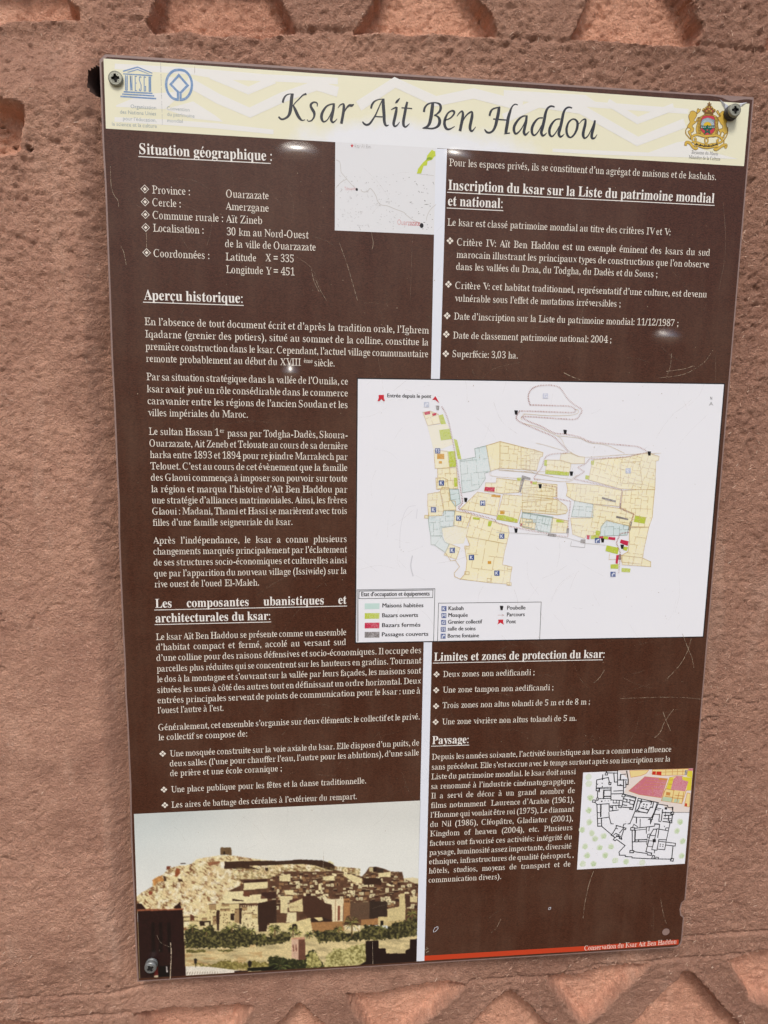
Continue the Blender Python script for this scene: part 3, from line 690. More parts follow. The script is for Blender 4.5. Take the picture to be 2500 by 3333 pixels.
for s, y, e in (('Deux zones non aedificandi ;', 268, 682), ('Une zone tampon non aedificandi ;', 357, 789), ('Trois zones non altus tolandi de 5 m et de 8 m ;', 445, 996), ('Une zone vivrière non altus tolandi de 5 m.', 538, 920)):
    para([((s, Z9, ((160 - (y - 268) * .02), y)), dict(end=(e, y - 12)))], size=RS)
pz = [('Depuis les années soixante, l’activité touristique au ksar a connu une affluence', 96, 738, 1457), ('sans précédent. Elle s’est accrue avec le temps surtout après son inscription sur la', 95, 795, 1451), ('Liste du patrimoine mondial. le ksar doit aussi', 93, 850, 915),
      ('sa renommé à l’industrie cinématograpgique.', 92, 905, 912), ('Il a servi de décor à un grand nombre de', 92, 959, 910), ('films notamment  Laurence d’Arabie (1961),', 91, 1013, 907), ('l’Homme qui voulait être roi (1975), Le diamant', 88, 1067, 904),
      ('du Nil (1986), Cléopâtre, Gladiator (2001),', 87, 1121, 900), ('Kingdom of heaven (2004), etc. Plusieurs', 86, 1174, 897), ('facteurs ont favorisé ces activités: intégrité du', 84, 1228, 894), ('paysage, luminosité assez importante, diversité', 82, 1281, 890), ('ethnique, infrastructures de qualité (aéroport, ,', 81, 1333, 903),
      ('hôtels, studios, moyens de transport et de', 79, 1385, 885)]
para([((s, Z9, (x, y)), dict(end=(e, y - 20), **J)) for s, x, y, e in pz] + [(('communication divers).', Z9, (78, 1437)), dict(end=(492, 1428)))], size=RS)

def bullet(z, c, kind, size):
    ink = Ink(); V, F, a = glyph(kind, 'sans'); P = on_face(z, [c])[0]
    ctr = (V.max(0) + V.min(0)) / 2; k = size / np.ptp(V[:, 0])
    ink.add((V - ctr) * k + P, F, M_offwhite, 2); part(ink, 'bullet')
for c in ((432, 947), (434, 1029), (436, 1109), (438, 1191), (444, 1351)): bullet(Z1, c, '◈', .0074)
for z, c in ((Z7, (253, 1470)), (ZA, (222, 116)), (ZA, (227, 200)), (Z2, (1200, 1276)), (Z2, (1190, 1552)), (V_, (966, 682)), (V_, (964, 722)), (V_, (963, 764)), (Z9, (124, 253)), (Z9, (122, 343)), (Z9, (121, 434)), (Z9, (119, 524))): bullet(z, c, '❖', .0066)
# ---- locator map
M_paper = print_mat('map_paper', (230, 231, 232), .92)
M_lime = print_mat('lime_print', (200, 214, 70), .9, wear=.05); M_lime2 = print_mat('dark_lime_print', (140, 170, 50), .9)
M_redtxt = print_mat('red_lettering', (196, 72, 76), .95, wear=.3); M_pale = print_mat('pale_road', (198, 195, 190), 1)
M_spec = print_mat('faint_grey', (120, 116, 114), 1, wear=.4); M_star = print_mat('red_star', (205, 48, 62), .95)
lm = Ink(); lm.zpoly(LO, [(50, 60), (43, 1353), (1468, 1414), (1500, 130)], M_paper, .6); locmap = part(lm, 'locator_map')
lk = Ink()
def zl(ink, z, pts, w, m, layer): ink.ribbon(on_face(z, smooth_path(pts, 4)), w, m, layer)
zl(lk, LO, [(60, 350), (115, 385), (128, 480), (135, 530), (180, 585), (225, 640), (280, 700), (330, 745)], .0005, M_pale, 2)
zl(lk, LO, [(62, 745), (110, 690), (160, 650), (215, 625)], .0005, M_pale, 2.3)
zl(lk, LO, [(415, 770), (425, 795), (470, 808), (520, 785), (545, 755), (590, 800), (630, 870), (650, 935), (700, 990), (790, 1005), (900, 1050), (1020, 1095), (1060, 1135), (1170, 1215), (1270, 1250)], .0006, M_pale, 2)
zl(lk, LO, [(1345, 1215), (1355, 1150), (1400, 1060), (1480, 985)], .0005, M_pale, 2.3); zl(lk, LO, [(1210, 548), (1450, 575)], .0004, M_pale, 2)
rng = random.Random(11)
for i in range(230):
    x, y = rng.uniform(60, 1440), rng.uniform(560, 1340)
    if 880 < x < 1280 and 1180 < y < 1300: continue
    if rng.random() < .5 and x > 800 and y < 1000: continue
    a = rng.choice([0, 0, 0, .9, -.8, 1.2]); L = rng.uniform(4, 16) if rng.random() < .7 else rng.uniform(20, 50)
    if L < 18: lk.zlines(LO, [(x, y), (x + L * math.cos(a), y + L * math.sin(a))], .0004, M_spec, 2.6)
    else:
        k = int(L / 7)
        for q in range(k):
            if rng.random() < .75: lk.zlines(LO, [(x + q * 8 * math.cos(a), y + q * 8 * math.sin(a)), (x + (q * 8 + 4) * math.cos(a), y + (q * 8 + 4) * math.sin(a) + rng.uniform(-4, 4))], .00045, M_spec, 2.6)
part(lk, 'road_network', locmap)
lt = Ink()
lt = Ink(); zt(lt, 'Tabouraht', 'sans', .0042, LO, (180, 782), LO, (342, 780), M_redtxt, 3); part(lt, 'place_name', locmap); lt = Ink()
zt(lt, 'Ouarzazate', 'sans', .0072, LO, (928, 1274), LO, (1255, 1288), M_redtxt, 3); part(lt, 'place_name', locmap); lt = Ink()
zt(lt, 'Ksar Ait Ben', 'sans', .0050, LO, (322, 182), LO, (560, 190), M_spec, 3); part(lt, 'place_name', locmap)
ls = Ink(); ls.poly(circle(on_face(LO, [(1277, 1284)])[0], .0018, 20, .0022), M_black, 3.5); part(ls, 'place_marker', locmap); ls = Ink(); ls.poly(circle(on_face(LO, [(355, 772)])[0], .0011, 14, .0013), M_black, 3.5); part(ls, 'place_marker', locmap); ls = Ink()
c = (288, 150); sp = [(c[0] + (26 if i % 2 == 0 else 10) * math.sin(i * math.pi / 5), c[1] - (32 if i % 2 == 0 else 13) * math.cos(i * math.pi / 5)) for i in range(10)]
ls.zpoly(LO, sp, M_star, 3.5); part(ls, 'place_marker', locmap)
lc = Ink()
lc.zpoly(LO, [(1425, 205), (1445, 222), (1470, 228), (1475, 295), (1450, 310), (1430, 345), (1400, 358), (1360, 372), (1352, 430), (1305, 436), (1285, 500), (1270, 545), (1208, 545), (1225, 480), (1270, 420), (1300, 385), (1345, 345), (1355, 290), (1395, 240)], M_lime, 3)
lc.zpoly(LO, [(1350, 330), (1380, 312), (1430, 320), (1415, 352), (1375, 345), (1340, 362)], M_lime2, 3.4); part(lc, 'country_outline', locmap)

# ---- large site plan
M_plan = print_mat('plan_paper', (236, 237, 241), .95)
M_yel = print_mat('plan_yellow', (241, 234, 196), .96, var=.04, wear=.22); M_yel2 = print_mat('plan_pale_yellow', (240, 235, 206), .93, var=.03, wear=.25)
M_wallp = print_mat('plan_ochre_line', (206, 176, 112), .95, wear=.28); M_paleblue = print_mat('plan_blue', (214, 229, 228), .93, var=.02, wear=.3)
M_bluel = print_mat('plan_blue_line', (150, 172, 162), .95, wear=.25); M_pgreen = print_mat('plan_green', (192, 206, 70), .92, wear=.15)
M_pred = print_mat('plan_red', (200, 44, 78), .95, wear=.12); M_pgrey = print_mat('plan_grey', (128, 122, 120), .95, wear=.2)
M_navy = print_mat('icon_blue', (58, 84, 146), .95, wear=.15); M_dash = print_mat('route_dots', (172, 116, 108), .95, wear=.3)
M_ora = print_mat('plan_orange', (214, 160, 60), .95, wear=.1)
sp_ = Ink(); PF = [on_face(Z5, [(150, 193)])[0], on_face(Z8, [(135, 812)])[0], on_face(Z9, [(1640, 40)])[0], on_face(Z6, [(1560, 235)])[0]]
sp_.poly(PF, M_plan, 2); plan = part(sp_, 'site_plan')
fr = Ink(); fr.lines(PF, .0011, M_black, 2.6, closed=True); part(fr, 'plan_frame', plan)
def inside(P, q):
    c = False; n = len(P); j = n - 1
    for i in range(n):
        if (P[i][1] > q[1]) != (P[j][1] > q[1]) and q[0] < (P[j][0] - P[i][0]) * (q[1] - P[i][1]) / (P[j][1] - P[i][1]) + P[i][0]: c = not c
        j = i
    return c
bl = Ink(); wl = Ink(); rng = random.Random(21); lay = [3.0]
def nl(): lay[0] = 3 + (lay[0] - 3 + .21) % 3; return lay[0]
def rooms(P, x0, y0, x1, y1, m, ax, d=0, minr=.0066):
    """split a block into rooms with partition walls that leave door gaps"""
    w, h = x1 - x0, y1 - y0
    if max(w, h) < minr * 1.7 or d > 7 or (d > 3 and rng.random() < .12): return
    v = w > h if abs(w - h) > .2 * max(w, h) else rng.random() < .5
    t = rng.uniform(.32, .68)
    a, b = ((x0 + w * t, y0), (x0 + w * t, y1)) if v else ((x0, y0 + h * t), (x1, y0 + h * t))
    k = 14; g = rng.uniform(.1, .8); seg = []
    for i in range(k + 1):
        s = i / k; q = np.array(a) * (1 - s) + np.array(b) * s; p = ax[0] + q[0] * ax[1] + q[1] * ax[2]
        if inside(P, p) and not (g < s < g + .14): seg.append(p)
        else:
            if len(seg) > 1: wl.lines([seg[0], seg[-1]], .0004, m, 8 + rng.random())
            seg = []
    if len(seg) > 1: wl.lines([seg[0], seg[-1]], .0004, m, 8 + rng.random())
    if v: rooms(P, x0, y0, a[0], y1, m, ax, d + 1, minr); rooms(P, a[0], y0, x1, y1, m, ax, d + 1, minr)
    else: rooms(P, x0, y0, x1, a[1], m, ax, d + 1, minr); rooms(P, x0, a[1], x1, y1, m, ax, d + 1, minr)
def block(z, pts, m=None, wm=None, split=True, edge=True, minr=.0056):
    P = on_face(z, pts); m = m or M_yel; wm = wm or M_wallp
    bl.poly(P, m, nl())
    if edge: wl.lines(P, .00055, wm, 9 + (nl() - 3) * .33, closed=True)
    if split:
        k = max(range(len(P)), key=lambda i: np.linalg.norm(P[(i + 1) % len(P)] - P[i])); e = P[(k + 1) % len(P)] - P[k]; e /= np.linalg.norm(e); f = np.array([-e[1], e[0]])
        c = P.mean(0); A = (P - c) @ e; B = (P - c) @ f
        rooms(P, A.min(), B.min(), A.max(), B.max(), wm, (c, e, f), 0, minr)
Yp = M_yel2
block(Z5, [(655, 455), (712, 445), (775, 470), (790, 540), (692, 556)], minr=.006)
block(Z5, [(690, 560), (840, 542), (862, 580), (785, 592), (795, 672), (880, 662), (892, 700), (800, 738), (735, 735)], Yp, split=False, edge=False)
block(Z5, [(775, 480), (810, 470), (835, 545), (795, 548)], M_pgreen, split=False, edge=False)
G = M_pgreen; Bl = M_paleblue
for z, p in ((Z5, [(780, 592), (860, 582), (880, 660), (795, 672)]), (Z5, [(893, 660), (918, 668), (953, 818), (925, 815)]), (Z5, [(845, 757), (905, 752), (912, 875), (860, 878)]), (Z5, [(1380, 960), (1415, 958), (1410, 985), (1380, 985)]),
             (Z5, [(1225, 1245), (1285, 1250), (1385, 1280), (1380, 1308), (1222, 1282)]), (Z5, [(1160, 1295), (1190, 1295), (1178, 1335), (1155, 1335)]), (Z5, [(1040, 1262), (1095, 1270), (1090, 1285), (1040, 1280)]), (Z5, [(895, 960), (922, 960), (925, 1025), (897, 1030)]),
             (Z6, [(178, 900), (362, 918), (358, 945), (176, 930)]), (Z6, [(170, 822), (190, 822), (188, 868), (168, 866)]), (Z6, [(870, 1250), (955, 1265), (945, 1315), (860, 1300)]), (Z6, [(650, 1480), (745, 1500), (735, 1550), (640, 1525)]),
             (Z6, [(680, 1628), (742, 1626), (740, 1662), (680, 1660)]), (Z6, [(766, 1655), (835, 1660), (830, 1690), (764, 1686)]), (Z6, [(785, 1490), (815, 1495), (805, 1525), (775, 1515)]), (Z6, [(567, 1365), (600, 1370), (595, 1432), (525, 1432), (528, 1402), (565, 1400)]),
             (Z6, [(488, 940), (520, 944), (516, 973), (485, 970)]), (Z6, [(530, 828), (555, 828), (550, 860), (530, 860)]), (Z6, [(262, 1280), (320, 1290), (318, 1306), (262, 1302)]), (Z6, [(625, 1410), (662, 1414), (660, 1436), (622, 1432)]), (Z6, [(78, 988), (112, 988), (110, 1012), (78, 1010)])):
    bl.zpoly(z, p, G, nl() + 4)
for z, p in ((Z5, [(1135, 1030), (1210, 1035), (1207, 1068), (1130, 1060)]), (Z5, [(665, 455), (710, 445), (712, 468), (670, 475)]), (Z5, [(725, 465), (760, 458), (757, 478), (730, 482)]), (Z5, [(897, 988), (925, 988), (925, 1005), (897, 1005)]), (Z5, [(1485, 983), (1503, 985), (1500, 1005), (1485, 1003)]),
             (Z5, [(1405, 1310), (1425, 1313), (1420, 1335), (1403, 1333)]), (Z6, [(497, 1400), (520, 1403), (517, 1435), (497, 1432)]), (Z6, [(590, 1407), (625, 1412), (620, 1430), (590, 1425)]), (Z6, [(665, 1415), (718, 1420), (715, 1442), (662, 1435)]), (Z6, [(760, 1435), (820, 1450), (812, 1485), (752, 1462)]), (Z6, [(725, 1555), (745, 1555), (735, 1625), (718, 1620)])):
    bl.zpoly(z, p, M_pred, nl() + 4.5)
for z, p in ((Z5, [(1420, 940), (1485, 960), (1485, 975), (1440, 970), (1410, 1070), (1392, 1070)]), (Z6, [(615, 1108), (722, 1135), (720, 1150), (612, 1122)]), (Z6, [(725, 1253), (818, 1275), (815, 1286), (722, 1268)]), (Z6, [(200, 1388), (262, 1394), (258, 1416), (195, 1408)]), (Z6, [(450, 1435), (487, 1435), (485, 1466), (448, 1462)]),
             (Z6, [(342, 1350), (362, 1350), (358, 1388), (338, 1388)]), (Z6, [(830, 1295), (848, 1297), (832, 1368), (812, 1363)]), (Z6, [(745, 1550), (763, 1552), (760, 1595), (740, 1590)]), (Z6, [(750, 1160), (763, 1160), (761, 1190), (749, 1190)])):
    bl.zpoly(z, p, M_pgrey, nl() + 5)
block(Z5, [(740, 745), (845, 755), (860, 882), (750, 888)], minr=.012)
bl.zpoly(Z5, [(765, 775), (820, 775), (820, 815), (765, 815)], M_ora, 8); bl.zpoly(Z5, [(778, 832), (802, 832), (802, 850), (778, 850)], M_ora, 8)
block(Z5, [(768, 888), (912, 880), (925, 1040), (860, 1048), (765, 1045), (770, 962)])
block(Z5, [(755, 962), (812, 960), (845, 975), (850, 1045), (760, 1048)], minr=.005)
block(Z5, [(693, 1085), (788, 1068), (800, 1130), (815, 1210), (800, 1250), (700, 1255), (692, 1175)])
block(Z5, [(788, 1068), (800, 1035), (855, 1035), (865, 1135), (905, 1140), (910, 1208), (815, 1210), (808, 1130)])
block(Z5, [(860, 1045), (930, 1050), (945, 1155), (905, 1180), (870, 1130)], Bl, M_bluel)
block(Z5, [(1055, 735), (1145, 712), (1175, 910), (1130, 925), (1138, 965), (1085, 1045), (1030, 1062), (960, 1075), (940, 825), (1062, 800)], Bl, M_bluel, minr=.0085)
block(Z5, [(1145, 712), (1250, 680), (1248, 885), (1178, 908)], minr=.03)
block(Z5, [(1250, 680), (1500, 742), (1580, 768), (1575, 795), (1560, 800), (1530, 902), (1250, 885)])
block(Z5, [(1140, 998), (1220, 1000), (1225, 962), (1420, 985), (1395, 1072), (1260, 1080), (1128, 1062)])
block(Z5, [(1425, 975), (1580, 1003), (1690, 1012), (1690, 1108), (1410, 1078)])
block(Z5, [(1075, 1070), (1255, 1095), (1225, 1255), (1035, 1215), (945, 1200)], minr=.0075)
block(Z5, [(1275, 1088), (1659, 1120), (1690, 1130), (1690, 1225), (1410, 1205), (1385, 1305), (1225, 1270)])
block(Z5, [(1425, 1225), (1659, 1262), (1640, 1385), (1420, 1335), (1400, 1310)], Bl, M_bluel)
block(Z5, [(1410, 1270), (1500, 1285), (1495, 1345), (1405, 1325)], edge=True)
block(Z5, [(695, 1255), (815, 1250), (815, 1212), (900, 1217), (895, 1330), (800, 1345), (805, 1410), (715, 1408), (702, 1330)], Bl, M_bluel)
block(Z5, [(670, 1248), (698, 1250), (696, 1272), (668, 1270)], split=False)
block(Z5, [(800, 1350), (890, 1335), (995, 1335), (1010, 1345), (970, 1465), (925, 1470), (850, 1475), (820, 1440)], Yp, split=False, edge=False)
block(Z5, [(715, 1408), (800, 1405), (822, 1455), (858, 1472), (828, 1537), (742, 1476), (718, 1476)], Bl, M_bluel, minr=.012)
block(Z5, [(905, 1215), (1030, 1240), (990, 1348), (890, 1325)], minr=.005)
block(Z5, [(1030, 1245), (1310, 1330), (1320, 1385), (1300, 1470), (1140, 1440), (990, 1412)], minr=.0075)
block(Z5, [(858, 1468), (942, 1500), (912, 1588), (818, 1555)], minr=.005)
block(Z5, [(990, 1412), (1140, 1440), (1300, 1470), (1285, 1525), (1268, 1630), (1342, 1646), (1338, 1668), (1322, 1790), (1302, 1778), (1165, 1768), (1000, 1748), (945, 1740), (985, 1695), (995, 1600), (978, 1500), (1018, 1480)], minr=.011)
wl.zlines(Z5, [(742, 1476), (828, 1537), (870, 1600), (905, 1596), (938, 1645), (896, 1695), (900, 1722), (945, 1742)], .0006, M_wallp, 9.6)
for x, y in ((995, 1497), (995, 1695), (1325, 1655), (1320, 1778), (1168, 1748)): block(Z5, [(x - 17, y - 12), (x + 17, y - 10), (x + 16, y + 12), (x - 18, y + 10)], split=False)
bl.zpoly(Z5, [(1155, 1602), (1182, 1602), (1182, 1624), (1155, 1624)], M_ora, 8); bl.zpoly(Z5, [(1252, 1212), (1285, 1212), (1285, 1240), (1250, 1240)], M_ora, 8); bl.zpoly(Z5, [(1185, 1090), (1255, 1096), (1252, 1112), (1183, 1106)], M_ora, 8)
block(Z6, [(-10, 725), (90, 742), (160, 765), (155, 795), (135, 800), (110, 905), (-10, 885)])
block(Z6, [(300, 775), (370, 768), (430, 795), (480, 800), (478, 850), (380, 850), (290, 822)], Yp, split=False)
block(Z6, [(190, 822), (290, 824), (375, 850), (365, 918), (180, 900)])
block(Z6, [(545, 822), (800, 800), (960, 765), (1055, 795), (1050, 825), (1030, 830), (1022, 1050), (905, 1050), (760, 1045), (510, 975), (525, 905)])
block(Z6, [(760, 840), (905, 835), (925, 1010), (755, 1000)], minr=.014)
block(Z6, [(340, 1000), (580, 1018), (770, 1058), (748, 1180), (545, 1160), (400, 1135), (340, 1098), (350, 1050)])
block(Z6, [(775, 1060), (900, 1050), (1020, 1052), (1008, 1180), (1003, 1262), (975, 1340), (820, 1335), (840, 1295), (862, 1240), (760, 1190)])
block(Z6, [(825, 1345), (975, 1340), (940, 1500), (920, 1625), (765, 1610), (762, 1560), (815, 1530), (825, 1450)], minr=.010)
block(Z6, [(770, 1560), (920, 1575), (990, 1608), (990, 1645), (770, 1630)], minr=.007)
block(Z6, [(550, 1165), (750, 1195), (855, 1240), (828, 1330), (650, 1290), (605, 1340), (598, 1410), (495, 1400), (480, 1428), (388, 1395), (372, 1270), (530, 1270)])
block(Z6, [(405, 1135), (545, 1165), (545, 1265), (378, 1258)], Bl, M_bluel)
block(Z6, [(650, 1288), (822, 1330), (808, 1402), (600, 1410), (608, 1335)], Bl, M_bluel)
block(Z6, [(0, 1150), (265, 1125), (340, 1180), (350, 1212), (335, 1235), (270, 1245), (0, 1222)], Yp, minr=.007)
block(Z6, [(0, 1040), (150, 1030), (238, 1045), (235, 1118), (0, 1135)])
block(Z6, [(0, 1230), (232, 1268), (215, 1382), (120, 1370), (100, 1300), (0, 1300)], Bl, M_bluel)
block(Z6, [(232, 1268), (352, 1292), (345, 1385), (214, 1382)])
block(Z6, [(0, 1300), (100, 1310), (95, 1362), (0, 1342)])
wl.zlines(Z6, [(378, 1452), (372, 1487), (480, 1498), (484, 1465)], .0004, M_pgrey, 9.6); wl.zlines(Z6, [(-200, 1380), (0, 1388), (180, 1400), (350, 1425), (490, 1465), (640, 1480)], .0004, M_pale, 9.6)
wl.zlines(Z6, [(672, 1545), (668, 1590), (720, 1590)], .0004, M_wallp, 9.6)
part(bl, 'plan_buildings', plan); part(wl, 'plan_walls', plan)
rt = Ink()
def dots(z, pts, sm=True, m=None, step=.0016):
    P = on_face(z, smooth_path(pts, 4) if sm else pts); d = np.r_[0, np.cumsum(np.linalg.norm(np.diff(P, axis=0), axis=1))]
    for s in np.arange(0, d[-1], step):
        x = np.interp([s, s + step * .42], d, P[:, 0]); y = np.interp([s, s + step * .42], d, P[:, 1]); t = np.array([x[1] - x[0], y[1] - y[0]]); L = np.linalg.norm(t)
        if L < 1e-7: continue
        n = np.array([-t[1], t[0]]) / L * .0007; a = np.array([x[0], y[0]]); b = np.array([x[1], y[1]])
        rt.add(np.array([a + n, a - n, b - n, b + n]), [(0, 1, 2), (0, 2, 3)], m or M_dash, 10.5)
dots(Z5, [(800, 410), (845, 500), (890, 700), (915, 850), (945, 1050), (960, 1150), (930, 1195), (1000, 1225), (1200, 1280), (1230, 1310), (1380, 1345), (1500, 1370), (1625, 1390)])
dots(Z6, [(262, 1405), (350, 1415), (355, 1300), (372, 1140), (258, 1120), (265, 1030), (155, 1015)], False)
dots(Z6, [(60, 398), (45, 340), (60, 290), (110, 255), (200, 245), (280, 260), (320, 305), (350, 350), (400, 395), (460, 435), (440, 480), (410, 508), (300, 505), (20, 487), (8, 500), (60, 530), (140, 560), (250, 615), (330, 622), (440, 645), (520, 680), (660, 697), (800, 710), (890, 720), (960, 755)])
dots(Z6, [(60, 398), (200, 402), (360, 408), (405, 430), (400, 455), (300, 455), (0, 445), (-22, 452), (-42, 480), (-32, 520), (120, 590), (237, 640), (290, 690), (350, 762), (240, 775), (180, 800), (150, 880), (110, 930), (90, 970), (140, 975)])
dots(Z6, [(960, 765), (800, 800), (600, 810), (520, 812), (490, 850), (425, 880), (480, 912), (420, 950), (395, 968), (520, 995), (640, 1020), (770, 1055), (757, 1130), (750, 1195), (860, 1240), (845, 1292)], False)
dots(Z6, [(822, 1380), (755, 1390), (725, 1460), (755, 1540), (748, 1640), (742, 1700)], False)
for z, p in ((Z6, [(0, 470), (30, 468), (200, 480), (360, 478), (425, 462), (432, 440), (410, 432)]), (Z6, [(0, 515), (-10, 495), (20, 470)]), (Z6, [(10, 540), (120, 570), (255, 630), (300, 660), (345, 740), (430, 790), (520, 800), (800, 780), (1070, 770)]), (Z6, [(105, 692), (200, 715), (330, 755)]),
             (Z6, [(270, 635), (440, 655), (520, 690), (650, 708), (790, 772)]), (Z5, [(1200, 890), (1350, 905), (1500, 915), (1659, 905)]), (Z5, [(1180, 900), (1186, 945), (1400, 965)]), (Z5, [(1240, 902), (1480, 920), (1659, 950)]), (Z6, [(0, 915), (60, 905), (110, 930), (360, 970), (390, 960), (430, 935)]), (Z6, [(90, 965), (300, 990), (390, 980)])):
    rt.ribbon(on_face(z, smooth_path(p, 4)), .0003, M_wallp, 9.9)
part(rt, 'plan_route', plan)
def bin_mark(z, x, y, m=None, parent=None, lay=11):
    k = Ink(); k.zpoly(z, [(x - 14, y - 17), (x + 14, y - 15), (x + 9, y + 17), (x - 8, y + 17)], m or M_black, lay); part(k, 'bin_symbol', parent or plan)
for z, x, y in ((Z5, 1374, 456), (Z5, 985, 1130), (Z5, 1373, 1366), (Z6, 330, 606), (Z6, 979, 772), (Z6, 378, 927), (Z6, 137, 1024), (Z6, 619, 1442), (Z6, 770, 1491)): bin_mark(z, x, y)
bin_mark(Z5, 768, 420, M_pgrey)
M_navy2 = print_mat('worn_icon_blue', (140, 158, 196), .95, wear=.35); M_ghost = print_mat('ghost_icon', (206, 210, 226), .95, wear=.3)
def icon(z, x, y, s, m=None, size=20, parent=None):
    k = Ink(); k.zpoly(z, [(x - size, y - size), (x + size, y - size), (x + size, y + size), (x - size, y + size)], m or M_navy, 11.5)
    P = on_face(z, [(x, y), (x + size, y)]); h = abs(P[1][0] - P[0][0])
    if s == 'f':
        k.zlines(z, [(x - 7, y + 14), (x - 5, y - 2), (x + 10, y - 5)], h * .32, M_white, 12); k.zpoly(z, [(x + 2, y - 14), (x + 12, y - 8), (x + 2, y + 2)], M_white, 12.8)
    else:
        for i, cch in enumerate(s):
            V, F, a = glyph(cch, 'sans'); c = (V.max(0) + V.min(0)) / 2; q = h * 1.35 / np.ptp(V[:, 1]); sx = .62 if len(s) > 1 else .95
            for e in ((0, 0), (h * .10, 0)): k.add((V - c) * [q * sx, q] + P[0] + np.array([(i - (len(s) - 1) / 2) * h * .85 + e[0] - h * .05, 0]), F, M_white, 12 + i * .4 + e[0] * 2e3)
    part(k, 'plan_icon', parent or plan)
for z, x, y, s in ((Z5, 769, 752, 'SS'), (Z5, 798, 1000, 'K'), (Z5, 737, 1206, 'K'), (Z5, 932, 1271, 'K'), (Z5, 882, 1519, 'K'), (Z5, 1030, 1574, 'K'), (Z5, 1264, 1410, 'K'), (Z5, 1226, 1695, 'K'), (Z5, 1116, 1155, 'M'), (Z6, 579, 1443, 'f'), (Z6, 699, 1704, 'f')): icon(z, x, y, s)
icon(Z5, 683, 395, 'f', M_navy2); icon(Z6, 816, 906, 'K', M_navy2); icon(Z6, 178, 328, 'G', M_ghost)
en = Ink(); en.zpoly(Z5, [(314, 322), (355, 320), (355, 345), (362, 368), (348, 366), (335, 352), (320, 368), (305, 369), (314, 345)], M_star, 11); part(en, 'bridge_symbol', plan)
en = Ink(); en.zpoly(Z5, [(752, 330), (782, 384), (750, 358), (728, 358)], M_star, 11); part(en, 'entrance_arrow', plan)
en = Ink(); zt(en, 'Entrée depuis le pont', 'sans', .0052, Z5, (377, 339), Z5, (717, 345), M_black, 5, heavy=.05); part(en, 'entrance_lettering', plan)
no = Ink(); zt(no, 'N', 'sans', .0042, Z6, (1447, 357), Z6, (1465, 358), M_black, 5); no.zpoly(Z6, [(1456, 372), (1475, 404), (1456, 396), (1438, 405)], M_dotgrey, 5); part(no, 'north_arrow', plan)
# ghost marks worn into the plan
M_ghostw = print_mat('scuffed_white', (214, 214, 220), .9)
gh = Ink(); gh.ribbon(on_face(Z5, smooth_path([(600, 1175), (540, 1190), (500, 1270), (480, 1380), (478, 1500)], 5)), [.0003] * 20 + [.0008], M_ghostw, 4)
gh.ribbon(on_face(Z5, smooth_path([(575, 1560), (562, 1640), (580, 1720)], 5)), .0012, M_ghostw, 4); gh.ribbon(on_face(Z5, smooth_path([(612, 1200), (605, 1275)], 5)), .0004, M_ghostw, 4); part(gh, 'worn_mark', plan)
# legends
lg1 = Ink()
for p in ([(150, 800), (148, 402), (748, 393), (738, 796)], [(162, 470), (164, 412), (733, 403), (731, 462), (162, 470)]): lg1.zlines(Z8, p, .0005, M_black, 5)
lg1.zlines(Z8, [(158, 800), (156, 410), (740, 401)], .0003, M_black, 5.7)
M_sw = print_mat('swatch_blue', (196, 222, 214), .95)
for y, m in ((507, M_sw), (582, M_pgreen), (656, M_pred), (727, M_pgrey)): lg1.zpoly(Z8, [(207, y), (321, y - 1), (319, y + 43), (206, y + 44)], m, 5)
legend = part(lg1, 'legend_box', plan)
lt1 = Ink(); zt(lt1, 'Etat d’occupation et équipements', 'sans', .0064, Z8, (177, 452), Z8, (707, 446), M_black, 5, heavy=.05); part(lt1, 'legend_lettering', plan)
for s, a, b in (('Maisons habitées', (339, 538), (659, 536)), ('Bazars ouverts', (337, 614), (618, 611)), ('Bazars fermés', (336, 690), (636, 686)), ('Passages couverts', (335, 761), (697, 756))): lt1 = Ink(); zt(lt1, s, 'sans', .0062, Z8, a, Z8, b, M_black, 5, heavy=.05); part(lt1, 'legend_lettering', plan)
lg2 = Ink(); lg2.zlines(Z8, [(768, 796), (776, 505), (1568, 496), (1556, 785)], .0005, M_black, 5); part(lg2, 'legend_box', plan)
lt2 = Ink()
for s, a, b in (('Kasbah', (849, 559), (969, 558)), ('Mosquée', (848, 612), (1001, 610)), ('Grenier collectif', (846, 664), (1109, 661)), ('salle de soins', (845, 716), (1061, 714)), ('Borne fontaine', (843, 771), (1087, 768)), ('Poubelle', (1301, 555), (1446, 553)), ('Parcours', (1300, 607), (1440, 605)), ('Pont', (1297, 661), (1371, 660))):
    lt2 = Ink(); zt(lt2, s, 'sans', .0060, Z8, a, Z8, b, M_black, 5, heavy=.05); part(lt2, 'legend_lettering', plan)
for x, y, s in ((818, 547, 'K'), (817, 600, 'M'), (815, 653, 'G'), (812, 706, 'SS'), (811, 759, 'f')): icon(Z8, x, y, s, size=19)
bin_mark(Z8, 1262, 541)
en = Ink(); en.zpoly(Z8, [(1235, 632), (1276, 631), (1274, 650), (1280, 672), (1254, 655), (1230, 670), (1238, 650)], M_star, 6); part(en, 'bridge_symbol', plan)
en = Ink(); en.zpoly(Z8, [(1264, 588), (1284, 598), (1264, 607), (1270, 598)], M_dash, 6)
for i in range(5): en.zpoly(Z8, [(1233 + i * 7, 595), (1237 + i * 7, 595), (1237 + i * 7, 600), (1233 + i * 7, 600)], M_dash, 6)
part(en, 'route_symbol', plan)

